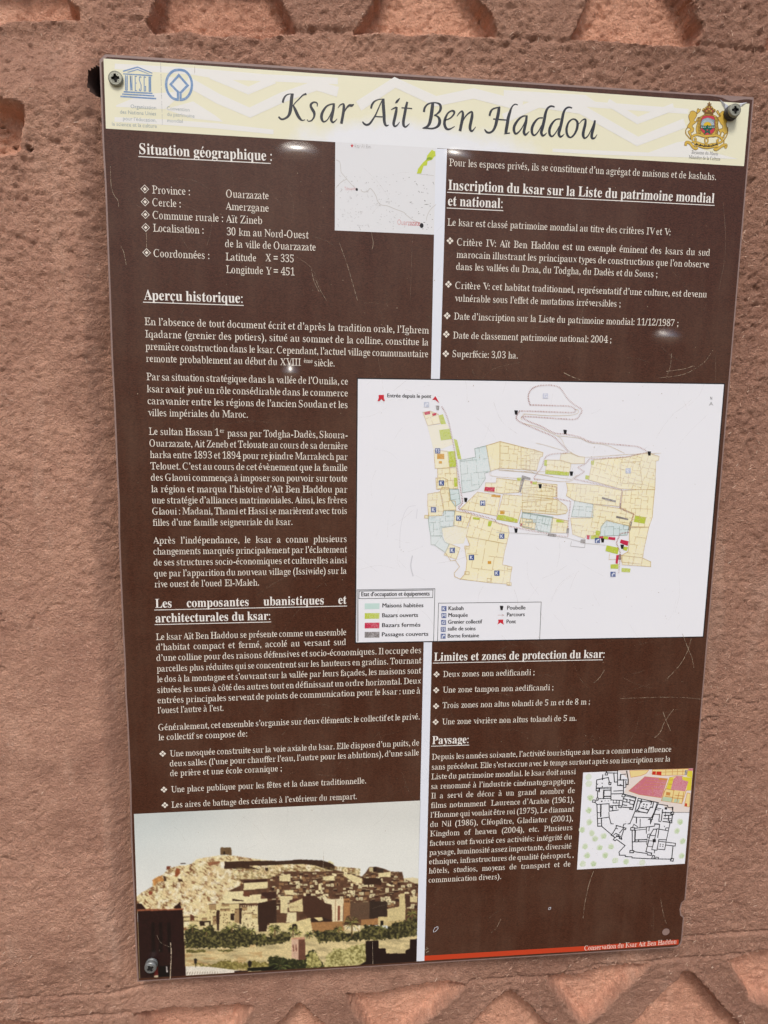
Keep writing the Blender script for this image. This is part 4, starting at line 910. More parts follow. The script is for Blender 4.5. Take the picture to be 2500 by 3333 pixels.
# ---- small kasbah plan
M_ppink = print_mat('kasbah_pink', (205, 118, 132), .93, wear=.1); M_pyel = print_mat('kasbah_yellow', (224, 210, 70), .93); M_pcr = print_mat('kasbah_cream', (238, 216, 150), .93)
M_pbg = print_mat('kasbah_street', (232, 220, 212), .93); M_pmint = print_mat('kasbah_mint', (190, 208, 176), .93); M_porg = print_mat('kasbah_orange_line', (206, 140, 72), .95); M_pred2 = print_mat('kasbah_red', (200, 52, 36), .95)
M_tree = print_mat('tree_green', (176, 204, 140), .93, wear=.25); M_tree2 = print_mat('pale_tree_green', (204, 220, 184), .93, wear=.3)
KP = [(178, 127), (104, 1291), (1397, 1221), (1497, 76)]
kp = Ink(); kp.zpoly(PL, KP, M_plan, 1); kas = part(kp, 'kasbah_plan')
kb = Ink()
kb.zpoly(PL, [(590, 103), (735, 97), (1497, 76), (1450, 604), (1265, 604), (1080, 490), (820, 420), (670, 372), (720, 200)], M_pbg, 1.4)
def kpoly(pts, m, l, ol=True):
    kb.zpoly(PL, pts, m, l)
    if ol: kb.lines(on_face(PL, pts), .0005, M_porg, l + .3, closed=True)
kpoly([(735, 103), (965, 97), (930, 140), (870, 165), (750, 185)], M_pcr, 2); kpoly([(1010, 93), (1440, 80), (1420, 155), (1130, 163), (1003, 150)], M_pcr, 2)
for x in (1170, 1250, 1310, 1375): kb.zlines(PL, [(x, 90), (x - 4, 158)], .0005, M_porg, 3.2)
kb.zlines(PL, [(1130, 122), (1410, 112)], .0005, M_porg, 3.5)
kb.zpoly(PL, [(1012, 112), (1050, 112), (1048, 152), (1006, 150)], M_pred2, 4); kb.zpoly(PL, [(1058, 113), (1118, 115), (1115, 158), (1055, 154)], M_pred2, 4)
kb.zpoly(PL, [(1400, 98), (1430, 98), (1420, 155), (1393, 155)], M_pgrey, 4); kb.zpoly(PL, [(1435, 105), (1490, 108), (1486, 186), (1420, 176)], M_pyel, 4); kb.zpoly(PL, [(1442, 80), (1497, 77), (1494, 106), (1440, 104)], M_ppink, 4.3)
kpoly([(918, 176), (1190, 200), (1115, 430), (850, 392), (725, 348)], M_ppink, 2.6)
for p in ([(950, 215), (1180, 240)], [(930, 250), (1165, 265)], [(900, 300), (1150, 270)], [(880, 330), (1010, 320), (1015, 390)], [(950, 205), (900, 270), (820, 340)], [(990, 310), (1140, 330)]): kb.zlines(PL, p, .0004, M_porg, 3.7)
kb.zpoly(PL, [(1085, 192), (1190, 202), (1182, 222), (1082, 216)], M_porg, 3.9)
kpoly([(1215, 186), (1300, 170), (1370, 172), (1385, 190), (1482, 188), (1470, 340), (1415, 340), (1362, 500), (1115, 466)], M_pcr, 2.5)
kb.zpoly(PL, [(1215, 186), (1262, 190), (1228, 330), (1180, 320)], M_pyel, 3.2); kb.zpoly(PL, [(1370, 178), (1482, 188), (1470, 340), (1420, 338), (1430, 240), (1365, 210)], M_pyel, 3.2)
kb.zpoly(PL, [(1300, 168), (1362, 172), (1370, 215), (1440, 235), (1400, 352), (1228, 332), (1262, 205)], M_ppink, 3.8)
kb.zpoly(PL, [(1175, 360), (1225, 366), (1218, 404), (1170, 398)], M_porg, 4); kb.zpoly(PL, [(1130, 415), (1255, 432), (1245, 482), (1118, 464)], M_pmint, 4); kb.zpoly(PL, [(1275, 440), (1335, 450), (1325, 490), (1265, 484)], M_pmint, 4)
for p in ([(1115, 466), (1150, 350), (1170, 320), (1270, 340)], [(1265, 345), (1240, 480)], [(1330, 360), (1300, 490)], [(1280, 400), (1390, 410)], [(1255, 430), (1370, 440)], [(1385, 360), (1362, 500)], [(1160, 410), (1250, 425)], [(1220, 215), (1260, 215)], [(1205, 265), (1240, 268)]): kb.zlines(PL, p, .0007, M_porg, 4.6)
kpoly([(1425, 372), (1462, 378), (1452, 540), (1390, 530)], M_pcr, 2.5); kb.zpoly(PL, [(1402, 495), (1425, 497), (1422, 532), (1398, 530)], M_pred2, 4)
part(kb, 'plan_blocks', kas)
for i, (x, y) in enumerate([(265, 428), (245, 580), (252, 722), (165, 812), (282, 852), (422, 890), (320, 920), (200, 1012), (376, 1028), (512, 1015), (225, 1122), (442, 1120), (302, 1222), (560, 1182), (692, 1196), (1340, 718), (1303, 825), (1370, 950), (1360, 1125), (240, 180), (245, 262), (172, 1222), (888, 1205)]):
    k = Ink(); rr = random.Random(i); c = on_face(PL, [(x, y)])[0]
    n = 22; a = np.linspace(0, 2 * math.pi, n, endpoint=False); rad = .0037 * np.array([rr.uniform(.82, 1.1) for _ in a])
    k.poly(np.stack([c[0] + rad * np.cos(a), c[1] + rad * 1.05 * np.sin(a)], 1), M_tree2, 2)
    if i < 19 and i != 13: k.poly(np.stack([c[0] + .0002 + rad * .72 * np.cos(a), c[1] - .0004 + rad * .75 * np.sin(a)], 1), M_tree, 2.5)
    part(k, 'tree_symbol', kas)
kw = Ink()
KL = [([(345, 345), (333, 345), (340, 215), (480, 185), (492, 245), (512, 248), (508, 272), (488, 270), (485, 245)], 8), ([(412, 155), (410, 210)], 8), ([(345, 310), (512, 302), (512, 322), (335, 318)], 6), ([(372, 315), (370, 355)], 12), ([(335, 345), (370, 345)], 6), ([(352, 345), (348, 430)], 8),
      ([(512, 300), (510, 455)], 8), ([(425, 340), (422, 435)], 12), ([(420, 340), (510, 338)], 7), ([(430, 412), (500, 412)], 10), ([(340, 432), (362, 432), (360, 455), (338, 452), (340, 432)], 6), ([(362, 440), (508, 436)], 7), ([(295, 455), (322, 455), (320, 485), (290, 482), (295, 455)], 7), ([(322, 470), (350, 460)], 6),
      ([(325, 488), (342, 508), (488, 500), (490, 590), (600, 575)], 7), ([(342, 508), (352, 770), (400, 768), (395, 680)], 8), ([(390, 510), (388, 650)], 12), ([(350, 605), (388, 610)], 6), ([(352, 680), (488, 662)], 7), ([(355, 735), (385, 735)], 5), ([(485, 605), (490, 660), (512, 740), (540, 742)], 7),
      ([(400, 772), (510, 865)], 7), ([(512, 455), (640, 460)], 7), ([(512, 382), (660, 380), (662, 225)], 8), ([(545, 348), (658, 342)], 7), ([(535, 490), (610, 492), (612, 462)], 6), ([(575, 460), (575, 490)], 5), ([(540, 465), (540, 490)], 5), ([(490, 525), (600, 520)], 7), ([(530, 525), (532, 575)], 7), ([(570, 522), (575, 560)], 6), ([(505, 540), (525, 545)], 12),
      ([(600, 520), (635, 525), (632, 548), (602, 545), (612, 490)], 7), ([(450, 112), (470, 130), (470, 155), (440, 155), (445, 130), (462, 128)], 7), ([(475, 130), (590, 132), (592, 105)], 7), ([(545, 130), (553, 240), (590, 238)], 8), ([(590, 130), (590, 280), (650, 284)], 8), ([(628, 150), (622, 215)], 10), ([(630, 150), (690, 145)], 6), ([(600, 215), (700, 215)], 8), ([(700, 110), (718, 215), (716, 270), (690, 268), (688, 235)], 9), ([(660, 210), (662, 380)], 7), ([(620, 270), (640, 280)], 8),
      ([(690, 268), (690, 300), (668, 308)], 7), ([(655, 382), (812, 425), (770, 570), (735, 565), (742, 545)], 9), ([(650, 385), (685, 395), (675, 420), (640, 412), (650, 385)], 7), ([(675, 405), (800, 435)], 5), ([(660, 430), (645, 520)], 8), ([(665, 440), (705, 450), (700, 475)], 9), ([(730, 450), (795, 470), (780, 525)], 9), ([(740, 460), (735, 485), (700, 480), (650, 475)], 7), ([(650, 512), (700, 520)], 8), ([(640, 540), (760, 548)], 8), ([(735, 500), (780, 510)], 8),
      ([(838, 435), (1080, 488), (985, 735)], 8), ([(838, 435), (800, 590), (738, 740), (715, 742)], 8), ([(835, 465), (880, 470)], 9), ([(880, 445), (860, 500), (840, 560), (815, 585)], 8), ([(850, 595), (945, 612), (985, 540), (1010, 545), (1022, 480)], 9), ([(845, 560), (860, 500), (890, 470), (985, 480)], 6), ([(870, 552), (910, 560)], 10), ([(930, 565), (960, 575)], 10), ([(985, 470), (1000, 480), (990, 510)], 8), ([(820, 580), (850, 590)], 8), ([(1065, 490), (1030, 600), (1000, 660)], 7),
      ([(770, 660), (990, 668)], 7), ([(818, 665), (815, 730)], 9), ([(862, 685), (860, 780)], 6), ([(800, 595), (850, 600)], 7), ([(1080, 505), (1190, 522), (1195, 545), (1255, 545), (1250, 600)], 7), ([(1130, 570), (1115, 700)], 8), ([(1060, 550), (1110, 560)], 6), ([(1055, 570), (1090, 578)], 6), ([(1250, 545), (1250, 570)], 12), ([(1130, 605), (1240, 610)], 9), ([(1150, 640), (1235, 638)], 9), ([(1140, 680), (1230, 680)], 7), ([(1135, 712), (1215, 722)], 9), ([(1205, 640), (1200, 700)], 9), ([(1165, 600), (1160, 660)], 6),
      ([(1230, 600), (1265, 600), (1262, 628), (1228, 625), (1230, 600)], 7), ([(1250, 625), (1240, 705)], 9), ([(1212, 705), (1242, 705), (1240, 730), (1210, 728), (1212, 705)], 8), ([(1220, 730), (1170, 960)], 7), ([(1095, 625), (1085, 710), (1110, 715)], 7), ([(1030, 625), (1095, 630)], 7), ([(1020, 630), (1000, 690), (985, 690), (985, 740)], 8), ([(1000, 665), (960, 688), (1010, 690)], 7),
      ([(1035, 742), (1085, 745)], 10), ([(1030, 770), (1040, 745)], 7), ([(1095, 750), (1072, 905)], 8), ([(1065, 800), (1195, 825)], 7), ([(1165, 815), (1170, 790), (1200, 790)], 7), ([(795, 795), (930, 780), (1020, 770)], 8), ([(790, 820), (935, 805)], 6), ([(935, 785), (935, 855)], 7), ([(970, 785), (965, 825)], 7), ([(750, 785), (795, 788), (790, 818), (745, 815), (750, 785)], 8), ([(770, 780), (785, 745), (830, 775)], 6), ([(765, 820), (768, 1060)], 8), ([(802, 820), (798, 950)], 12), ([(800, 935), (935, 930)], 9), ([(845, 930), (840, 955)], 8), ([(770, 958), (940, 955)], 7), ([(945, 920), (940, 990)], 6),
      ([(1060, 805), (1022, 805), (978, 880), (930, 1075), (1000, 1095)], 8), ([(1060, 805), (1040, 900), (1000, 1050), (1062, 1058), (1085, 930), (1172, 932)], 7), ([(978, 880), (1040, 882)], 6), ([(970, 945), (1020, 948)], 6), ([(955, 1012), (1005, 1016)], 6), ([(950, 870), (980, 862)], 6), ([(950, 870), (948, 905), (970, 908)], 6), ([(1085, 930), (1065, 1045), (1155, 1052), (1172, 965)], 7), ([(1090, 950), (1285, 975), (1280, 1008), (1250, 1005), (1165, 995)], 7), ([(1255, 1010), (1240, 1155)], 8), ([(1232, 1155), (1262, 1158), (1255, 1190), (1225, 1185), (1232, 1155)], 8),
      ([(740, 1060), (785, 1062), (780, 1088), (735, 1085), (740, 1060)], 8), ([(785, 1075), (945, 1098), (950, 1115), (995, 1120), (1000, 1090)], 8), ([(1235, 1165), (1080, 1163), (1000, 1162), (765, 1150), (762, 1138), (685, 1135), (682, 1118), (612, 1118), (608, 1080), (680, 1002), (580, 930), (560, 945), (538, 930), (560, 905)], 8), ([(1000, 1155), (1012, 1120), (1035, 1125), (1025, 1160)], 8), ([(1040, 1155), (1052, 1140), (1082, 1145), (1078, 1162)], 7), ([(1030, 1090), (1035, 1062)], 7),
      ([(580, 762), (570, 790), (535, 850), (512, 875), (560, 905), (580, 895)], 8), ([(572, 762), (602, 768), (660, 785), (690, 792), (685, 810), (665, 808), (635, 905)], 8), ([(635, 905), (640, 925), (610, 915), (620, 890)], 9), ([(590, 800), (570, 790)], 7), ([(660, 795), (640, 820), (615, 850)], 8), ([(570, 855), (530, 885)], 7), ([(575, 860), (610, 875), (600, 890)], 9), ([(655, 780), (665, 745), (690, 740)], 7), ([(580, 885), (620, 900)], 10)]
pxw = abs(np.diff(on_face(PL, [(800, 700), (801, 700)])[:, 0])[0])
for i, (p, wdt) in enumerate(KL): kw.lines(on_face(PL, p), wdt * pxw * 1.3, M_black, 5 + (i % 9) * .5)
for x, y, r in ((1030, 942, 19), (1170, 555, 14), (405, 255, 6), (408, 293, 6), (350, 265, 6), (408, 208, 6), (440, 465, 4), (478, 465, 4), (400, 470, 8), (905, 505, 8), (940, 512, 8), (897, 535, 7), (932, 540, 7), (1103, 985, 6), (1135, 990, 6), (1100, 1008, 6), (1132, 1012, 6), (1152, 772, 5)): kw.zpoly(PL, [(x - r, y - r), (x + r, y - r), (x + r, y + r), (x - r, y + r)], M_black, 10)
kw.zlines(PL, [(1265, 604), (1452, 604)], .0004, M_black, 10); part(kw, 'kasbah_walls', kas)

# ---- printed photograph of the village: a painted grid
def vnoise(x, y, f, seed):
    x = np.asarray(x) * f; y = np.asarray(y) * f; xi = np.floor(x).astype(np.int64); yi = np.floor(y).astype(np.int64); fx = x - xi; fy = y - yi
    fx = fx * fx * (3 - 2 * fx); fy = fy * fy * (3 - 2 * fy)
    def h(a, b):
        n = (a * 374761393 + b * 668265263 + seed * 1442695041) & 0xFFFFFFFF
        n = ((n ^ (n >> 13)) * 1274126177) & 0xFFFFFFFF
        return ((n ^ (n >> 16)) & 0xFFFF) / 65535.0
    return (h(xi, yi) * (1 - fx) + h(xi + 1, yi) * fx) * (1 - fy) + (h(xi, yi + 1) * (1 - fx) + h(xi + 1, yi + 1) * fx) * fy
def fbm(x, y, f, seed, o=4, g=.55):
    s = 0; a = 1; t = 0
    for i in range(o): s = s + a * vnoise(x, y, f * 2 ** i, seed + i * 17); t += a; a *= g
    return s / t
gc = [on_face(ZA, [p])[0] for p in [(60, 248), (1607, 175), (1585, 1045), (90, 1135)]]
NX, NY = 560, 350
S_, T_ = np.meshgrid(np.linspace(0, 1, NX), np.linspace(0, 1, NY))
GX = (1 - T_) * ((1 - S_) * gc[0][0] + S_ * gc[1][0]) + T_ * ((1 - S_) * gc[3][0] + S_ * gc[2][0])
GZ = (1 - T_) * ((1 - S_) * gc[0][1] + S_ * gc[1][1]) + T_ * ((1 - S_) * gc[3][1] + S_ * gc[2][1])
PXg, PYg = world2px(GX, np.full(GX.shape, YF), GZ)
gx = (PXg - 420) / .28933; gy = (PYg - 2740) / .28933          # photograph zoom PA coordinates
img = np.zeros(GX.shape + (3,))
def cvt(z, pts): return np.array([((z(x, y)[0] - 420) / .28933, (z(x, y)[1] - 2740) / .28933) for x, y in pts])
def msk(P):
    m = np.zeros(gx.shape, bool); x0, y0 = P.min(0); x1, y1 = P.max(0)
    bb = (gx >= x0) & (gx <= x1) & (gy >= y0) & (gy <= y1)
    if not bb.any(): return m
    qx, qy = gx[bb], gy[bb]; c = np.zeros(qx.shape, bool); n = len(P); j = n - 1
    for i in range(n):
        if P[i][1] != P[j][1]: c ^= ((P[i][1] > qy) != (P[j][1] > qy)) & (qx < (P[j][0] - P[i][0]) * (qy - P[i][1]) / (P[j][1] - P[i][1]) + P[i][0])
        j = i
    m[bb] = c; return m
def fill(z, pts, c, var=.08, f=.05, wob=0, seed=1):
    P = cvt(z, pts); m = msk(P)
    k = (1 + var * 2 * (fbm(gx[m], gy[m], f, seed) - .5))[:, None]
    img[m] = np.array(c) * k; return m
tn = fbm(gx, gy, .002, 3, 3)[..., None]
img[:] = np.array((232, 233, 224)) * (1 - np.clip((1 - gx / 1500) * (1 - gy / 560), 0, 1)[..., None] * np.array((.07, .045, .03))) * (1 - .05 * np.clip(-gy / 300, 0, 1)[..., None]) * (.985 + .03 * tn)
fill(PA, [(60, 900), (2700, 900), (2700, 1700), (60, 1700)], (210, 192, 138), .1)
fill(PB, [(1425, 395), (1540, 385), (1610, 400), (1610, 480), (1430, 440)], (222, 208, 166))
hill = [(80, 620), (150, 565), (190, 545), (265, 500), (262, 430), (310, 395), (380, 370), (420, 330), (430, 300), (560, 270), (640, 262), (700, 250), (760, 195), (900, 168), (1050, 150), (1200, 158), (1400, 190), (1659, 215)]
sky0 = img.copy()
m = fill(PA, hill + [(2600, 300), (2600, 1000), (600, 1000), (80, 800)], (232, 216, 164), .05)
# crags: strata leaning to the right, pale faces with brown clefts
u_ = gx * .8 + gy * .55; v_ = gy * .85 - gx * .5
ridge = np.abs(fbm(u_ * .30, v_, .030, 5, 4, .65) - .5) * 2; cl = fbm(gx, gy, .022, 9, 3)
rk = np.clip((.15 - ridge) * 9, 0, 1) * np.clip((cl - .36) * 5, 0, 1)
vert = np.clip((fbm(gx, gy * .25, .05, 31, 3) - .58) * 7, 0, 1) * np.clip(1 - np.abs(gy - 520) / 90, 0, 1) * (gx < 620)
shade = np.clip((fbm(gx * .8 + gy * .5, gy * .8 - gx * .4, .011, 301, 3) - .48) * 4, 0, 1)
rk = np.clip(rk + vert + shade * .16, 0, 1)[..., None] * m[..., None]
img[:] = img * (1 - rk) + np.array((120, 78, 48)) * rk
wm_ = (np.clip((fbm(gx, gy, .012, 44, 3) - .5) * 5, 0, 1) * m)[..., None] * .35
img[:] = img * (1 - wm_) + np.array((232, 200, 150)) * wm_
hm = np.clip((fbm(gx, gy, .03, 14, 2) - .55) * 6, 0, 1)[..., None] * m[..., None]; img[:] = img * (1 - hm * .7) + np.array((250, 243, 214)) * hm * .7
for z, p, c in ((PA, [(262, 430), (330, 390), (370, 380), (395, 440), (330, 450), (285, 500)], (196, 140, 80)), (PA, [(385, 385), (415, 390), (420, 440), (395, 445)], (70, 48, 32)), (PA, [(420, 272), (470, 275), (452, 308), (420, 312)], (120, 62, 42)), (PA, [(530, 296), (562, 300), (578, 350), (540, 395), (515, 385)], (150, 82, 48)),
                (PA, [(218, 555), (265, 560), (262, 590), (228, 600)], (140, 72, 48)), (PA, [(580, 240), (638, 240), (636, 248), (578, 250)], (70, 55, 44)), (PA, [(880, 230), (1025, 215), (1020, 245), (900, 270)], (150, 100, 68)), (PA, [(545, 410), (600, 425), (600, 450), (560, 450)], (80, 54, 36)),
                (PA, [(1030, 62), (1150, 64), (1157, 155), (1080, 142), (1028, 150)], (108, 84, 56)), (PA, [(1060, 110), (1082, 110), (1082, 148), (1060, 145)], (40, 28, 20))): fill(z, p, c, .2)
fill(PA, [(1075, 222), (1500, 212), (1659, 215), (1659, 262), (1350, 270), (1480, 315), (1300, 300), (1072, 305)], (66, 44, 32), .25)
fill(PB, [(-20, 205), (100, 208), (320, 190), (560, 200), (640, 225), (690, 250), (695, 300), (850, 345), (620, 300), (480, 255), (350, 238), (-20, 252)], (64, 44, 32), .25)
fill(PB, [(640, 205), (690, 235), (680, 240), (620, 215)], (222, 210, 150)); fill(PA, [(1030, 228), (1072, 222), (1072, 300), (1028, 290)], (244, 238, 214)); fill(PA, [(1530, 292), (1568, 292), (1566, 328), (1530, 325)], (60, 42, 30))
dots_ = (np.clip((fbm(gx, gy, .06, 77, 2) - .52) * 9, 0, 1) * ((gy > 285) & (gy < 430) & (gx > 1180)))[..., None] * m[..., None]; img[:] = img * (1 - dots_ * .6) + np.array((130, 112, 70)) * dots_ * .6
# the stacked houses in shade and sun
TB = np.vstack([cvt(PA, [(1040, 900), (1060, 640), (1110, 560), (1290, 470), (1240, 425)]), cvt(PB, [(-10, 395), (160, 318), (420, 320), (600, 318), (720, 308), (870, 345), (990, 375), (1030, 330), (1065, 275), (1150, 270), (1225, 290), (1300, 320), (1425, 325), (1440, 400), (1600, 465), (1600, 900), (-10, 900)])])
tm = msk(TB); img[tm] = np.array((96, 66, 48)) * (1 + .5 * (fbm(gx[tm], gy[tm], .03, 8) - .5))[:, None]
rng = random.Random(77); CR = (228, 212, 160)
def house(x, y, w, h, z=PB):
    t = rng.uniform(-6, 6); k = rng.uniform(.86, 1.07); c = tuple(min(255, v * k) for v in (CR if rng.random() < .75 else (206, 178, 124)))
    fill(z, [(x, y), (x + w, y + t), (x + w, y + h), (x, y + h)], c, .06)
    if rng.random() < .6: fill(z, [(x + w, y + t), (x + w + w * .35, y + t + 3), (x + w + w * .35, y + h), (x + w, y + h)], (88, 60, 44), .2)
    for q in range(rng.randint(0, 3)): fill(z, [(x + 5 + q * 14, y + h * .4), (x + 10 + q * 14, y + h * .4), (x + 10 + q * 14, y + h * .4 + 8), (x + 5 + q * 14, y + h * .4 + 8)], (70, 46, 34), 0)
for row in range(15):
    y0 = 345 + row * 25 + rng.uniform(-4, 4); x = rng.uniform(-20, 20)
    while x < 1600:
        sc_ = 1 + row * .035; wd_ = rng.uniform(14, 46) * sc_; hh_ = rng.uniform(13, 30) * sc_; yy = y0 + rng.uniform(-12, 12) - 14 * math.sin((x - 200) / 420) * (row < 6)
        q = [(x, yy), (x + wd_, yy + rng.uniform(-3, 3)), (x + wd_, yy + hh_), (x, yy + hh_)]
        if msk(cvt(PB, [(x + wd_ / 2 - 2, yy), (x + wd_ / 2 + 2, yy), (x + wd_ / 2 + 2, yy + 4), (x + wd_ / 2 - 2, yy + 4)])).any() and (tm & msk(cvt(PB, q))).sum() > .8 * msk(cvt(PB, q)).sum():
            t = rng.random()
            if t < .42:
                k = rng.uniform(.86, 1.06); fill(PB, q, tuple(min(255, v * k) for v in (234, 220, 172)), .04)
                fill(PB, [(x + wd_, yy + 1), (x + wd_ * 1.3, yy + 4), (x + wd_ * 1.3, yy + hh_), (x + wd_, yy + hh_)], (86, 58, 42), .1)
                if wd_ > 26: fill(PB, [(x + wd_ * .4, yy + hh_ * .4), (x + wd_ * .55, yy + hh_ * .4), (x + wd_ * .55, yy + hh_ * .7), (x + wd_ * .4, yy + hh_ * .7)], (70, 46, 34), 0)
            elif t < .80: fill(PB, q, rng.choice([(72, 46, 34), (60, 38, 30), (92, 62, 44)]), .12); fill(PB, [(x, yy - 4), (x + wd_, yy - 5), (x + wd_, yy), (x, yy)], (214, 196, 148), .05)
            else: fill(PB, q, (150, 114, 78), .1)
        x += wd_ * rng.uniform(.75, 1.25)
for p, c in (([(100, 365), (215, 348), (215, 428), (100, 425)], CR), ([(565, 375), (695, 362), (695, 420), (570, 415)], CR), ([(785, 345), (870, 350), (990, 395), (992, 450), (900, 440), (800, 370)], CR), ([(520, 455), (552, 452), (552, 522), (522, 522)], CR), ([(150, 530), (248, 515), (248, 572), (165, 572)], CR), ([(1065, 275), (1112, 275), (1112, 325), (1068, 320)], (206, 190, 140)), ([(1112, 270), (1150, 272), (1150, 320), (1112, 320)], (50, 34, 28)),
             ([(1155, 290), (1222, 290), (1222, 330), (1158, 335)], (60, 48, 38)), ([(1165, 340), (1300, 322), (1300, 380), (1170, 380)], CR), ([(1000, 395), (1190, 390), (1200, 460), (1010, 465)], (60, 40, 30)), ([(1210, 385), (1310, 385), (1310, 440), (1215, 430)], (92, 64, 48)),
             ([(90, 585), (230, 585), (230, 630), (185, 632), (185, 770), (110, 770), (108, 632)], CR), ([(240, 610), (345, 615), (340, 670), (240, 670)], (90, 52, 40)), ([(200, 672), (345, 612), (355, 752), (205, 752)], (222, 204, 150)), ([(185, 762), (280, 762), (280, 870), (170, 872)], (232, 218, 170)),
             ([(345, 590), (480, 580), (560, 640), (665, 650), (665, 862), (430, 862), (355, 760), (350, 640)], (74, 48, 36)), ([(560, 600), (665, 620), (790, 612), (785, 862), (668, 862), (665, 680), (590, 660)], (232, 218, 176)), ([(728, 690), (755, 690), (755, 850), (728, 852)], (140, 84, 62)), ([(700, 625), (708, 625), (706, 858), (700, 858)], (160, 110, 80)),
             ([(790, 612), (858, 608), (862, 792), (825, 800), (790, 900)], (170, 122, 76)), ([(865, 655), (1070, 650), (1070, 832), (865, 835)], (98, 74, 56)), ([(1070, 640), (1262, 645), (1256, 812), (1070, 830)], (56, 42, 34)), ([(1262, 725), (1390, 700), (1398, 560), (1450, 558), (1462, 720), (1456, 850), (1270, 872)], (212, 194, 140)),
             ([(1450, 558), (1510, 600), (1510, 700), (1462, 715)], (80, 54, 42)), ([(1510, 590), (1588, 590), (1588, 655), (1510, 650)], (218, 200, 150))): fill(PB, p, c, .1)
for x in range(800, 856, 14): fill(PB, [(x, 630), (x + 7, 630), (x + 7, 655), (x, 655)], (80, 50, 34), 0)
for x in range(210, 300, 14): fill(PB, [(x, 695), (x + 6, 695), (x + 6, 712), (x, 712)], (150, 120, 84), 0)
for p, c in (([(1290, 440), (1560, 415), (1545, 450), (1290, 462)], (64, 38, 30)), ([(1290, 465), (1560, 450), (1560, 520), (1290, 545)], (232, 216, 164)), ([(1090, 560), (1285, 555), (1285, 605), (1360, 600), (1485, 590), (1485, 640), (1555, 640), (1555, 685), (1420, 690), (1060, 700), (1055, 620)], (234, 220, 170)),
             ([(1285, 558), (1355, 560), (1355, 618), (1290, 612)], (110, 66, 48)), ([(1160, 640), (1290, 660), (1290, 668), (1165, 665)], (60, 40, 30)), ([(1225, 692), (1310, 690), (1310, 708), (1230, 710)], (70, 46, 34)), ([(1490, 570), (1659, 565), (1659, 640), (1560, 640), (1490, 600)], (66, 42, 34)),
             ([(880, 705), (1240, 700), (1240, 745), (1240, 1010), (880, 990), (620, 960), (620, 850), (880, 800)], (224, 206, 150)), ([(1250, 735), (1450, 725), (1452, 1010), (1255, 990)], (230, 214, 162)), ([(985, 770), (1020, 770), (1012, 1000), (992, 990), (980, 860)], (56, 36, 28)), ([(1140, 805), (1185, 805), (1185, 882), (1140, 882)], (50, 34, 28)),
             ([(1240, 745), (1272, 745), (1262, 925), (1240, 920)], (60, 40, 30)), ([(1450, 690), (1659, 650), (1659, 915), (1560, 915), (1545, 1010), (1455, 1015)], (58, 38, 30)), ([(790, 890), (920, 890), (918, 940), (800, 945)], (52, 36, 28)), ([(850, 905), (905, 905), (905, 940), (850, 940)], (222, 206, 156)), ([(690, 812), (735, 835), (735, 885), (688, 885)], (110, 62, 44)), ([(610, 840), (775, 842), (775, 852), (610, 850)], (80, 56, 40)), ([(620, 885), (800, 888), (800, 894), (620, 892)], (120, 90, 60))): fill(PA, p, c, .08)
for x, y, w_, h_ in ((900, 705, 80, 60), (1025, 760, 110, 20), (1190, 760, 50, 150), (1040, 700, 90, 26), (940, 840, 40, 90), (1270, 735, 60, 36), (1380, 820, 60, 40), (620, 900, 60, 50), (820, 860, 60, 26)):
    fill(PA, [(x, y), (x + w_, y - 4), (x + w_, y + h_), (x, y + h_)], rng.choice([(196, 172, 120), (240, 228, 184), (170, 140, 98)]), .06); fill(PA, [(x, y - 5), (x + w_, y - 9), (x + w_, y - 3), (x, y + 1)], (96, 66, 46), .1)
for x in range(1255, 1450, 26): fill(PA, [(x, 716), (x + 13, 714), (x + 13, 728), (x, 729)], (234, 220, 172), 0)
for i in range(60):
    x, y = rng.uniform(900, 1440), rng.uniform(730, 960); fill(PA, [(x, y), (x + 10, y), (x + 10, y + 12), (x, y + 12)], (96, 66, 44), 0)
for x in range(1280, 1400, 14): fill(PA, [(x, 795), (x + 6, 795), (x + 6, 812), (x, 812)], (110, 76, 50), 0)
for p, c in (([(-10, 880), (235, 872), (435, 818), (450, 985), (250, 1005), (-10, 975)], (226, 208, 150)), ([(438, 870), (780, 858), (800, 960), (462, 985)], (166, 122, 76)), ([(430, 835), (560, 810), (680, 858), (440, 868)], (50, 34, 28)), ([(470, 820), (560, 812), (570, 850), (520, 855)], (226, 208, 150)), ([(980, 842), (1165, 826), (1165, 895), (980, 905)], (168, 122, 76)), ([(1165, 810), (1268, 808), (1266, 905), (1165, 905)], (214, 192, 136)),
             ([(1188, 852), (1222, 852), (1222, 902), (1188, 902)], (26, 20, 18)), ([(232, 900), (250, 884), (275, 884), (292, 905), (290, 965), (234, 965)], (40, 28, 24)), ([(1262, 860), (1460, 840), (1450, 900), (1262, 910)], (200, 176, 120))): fill(PB, p, c, .1)
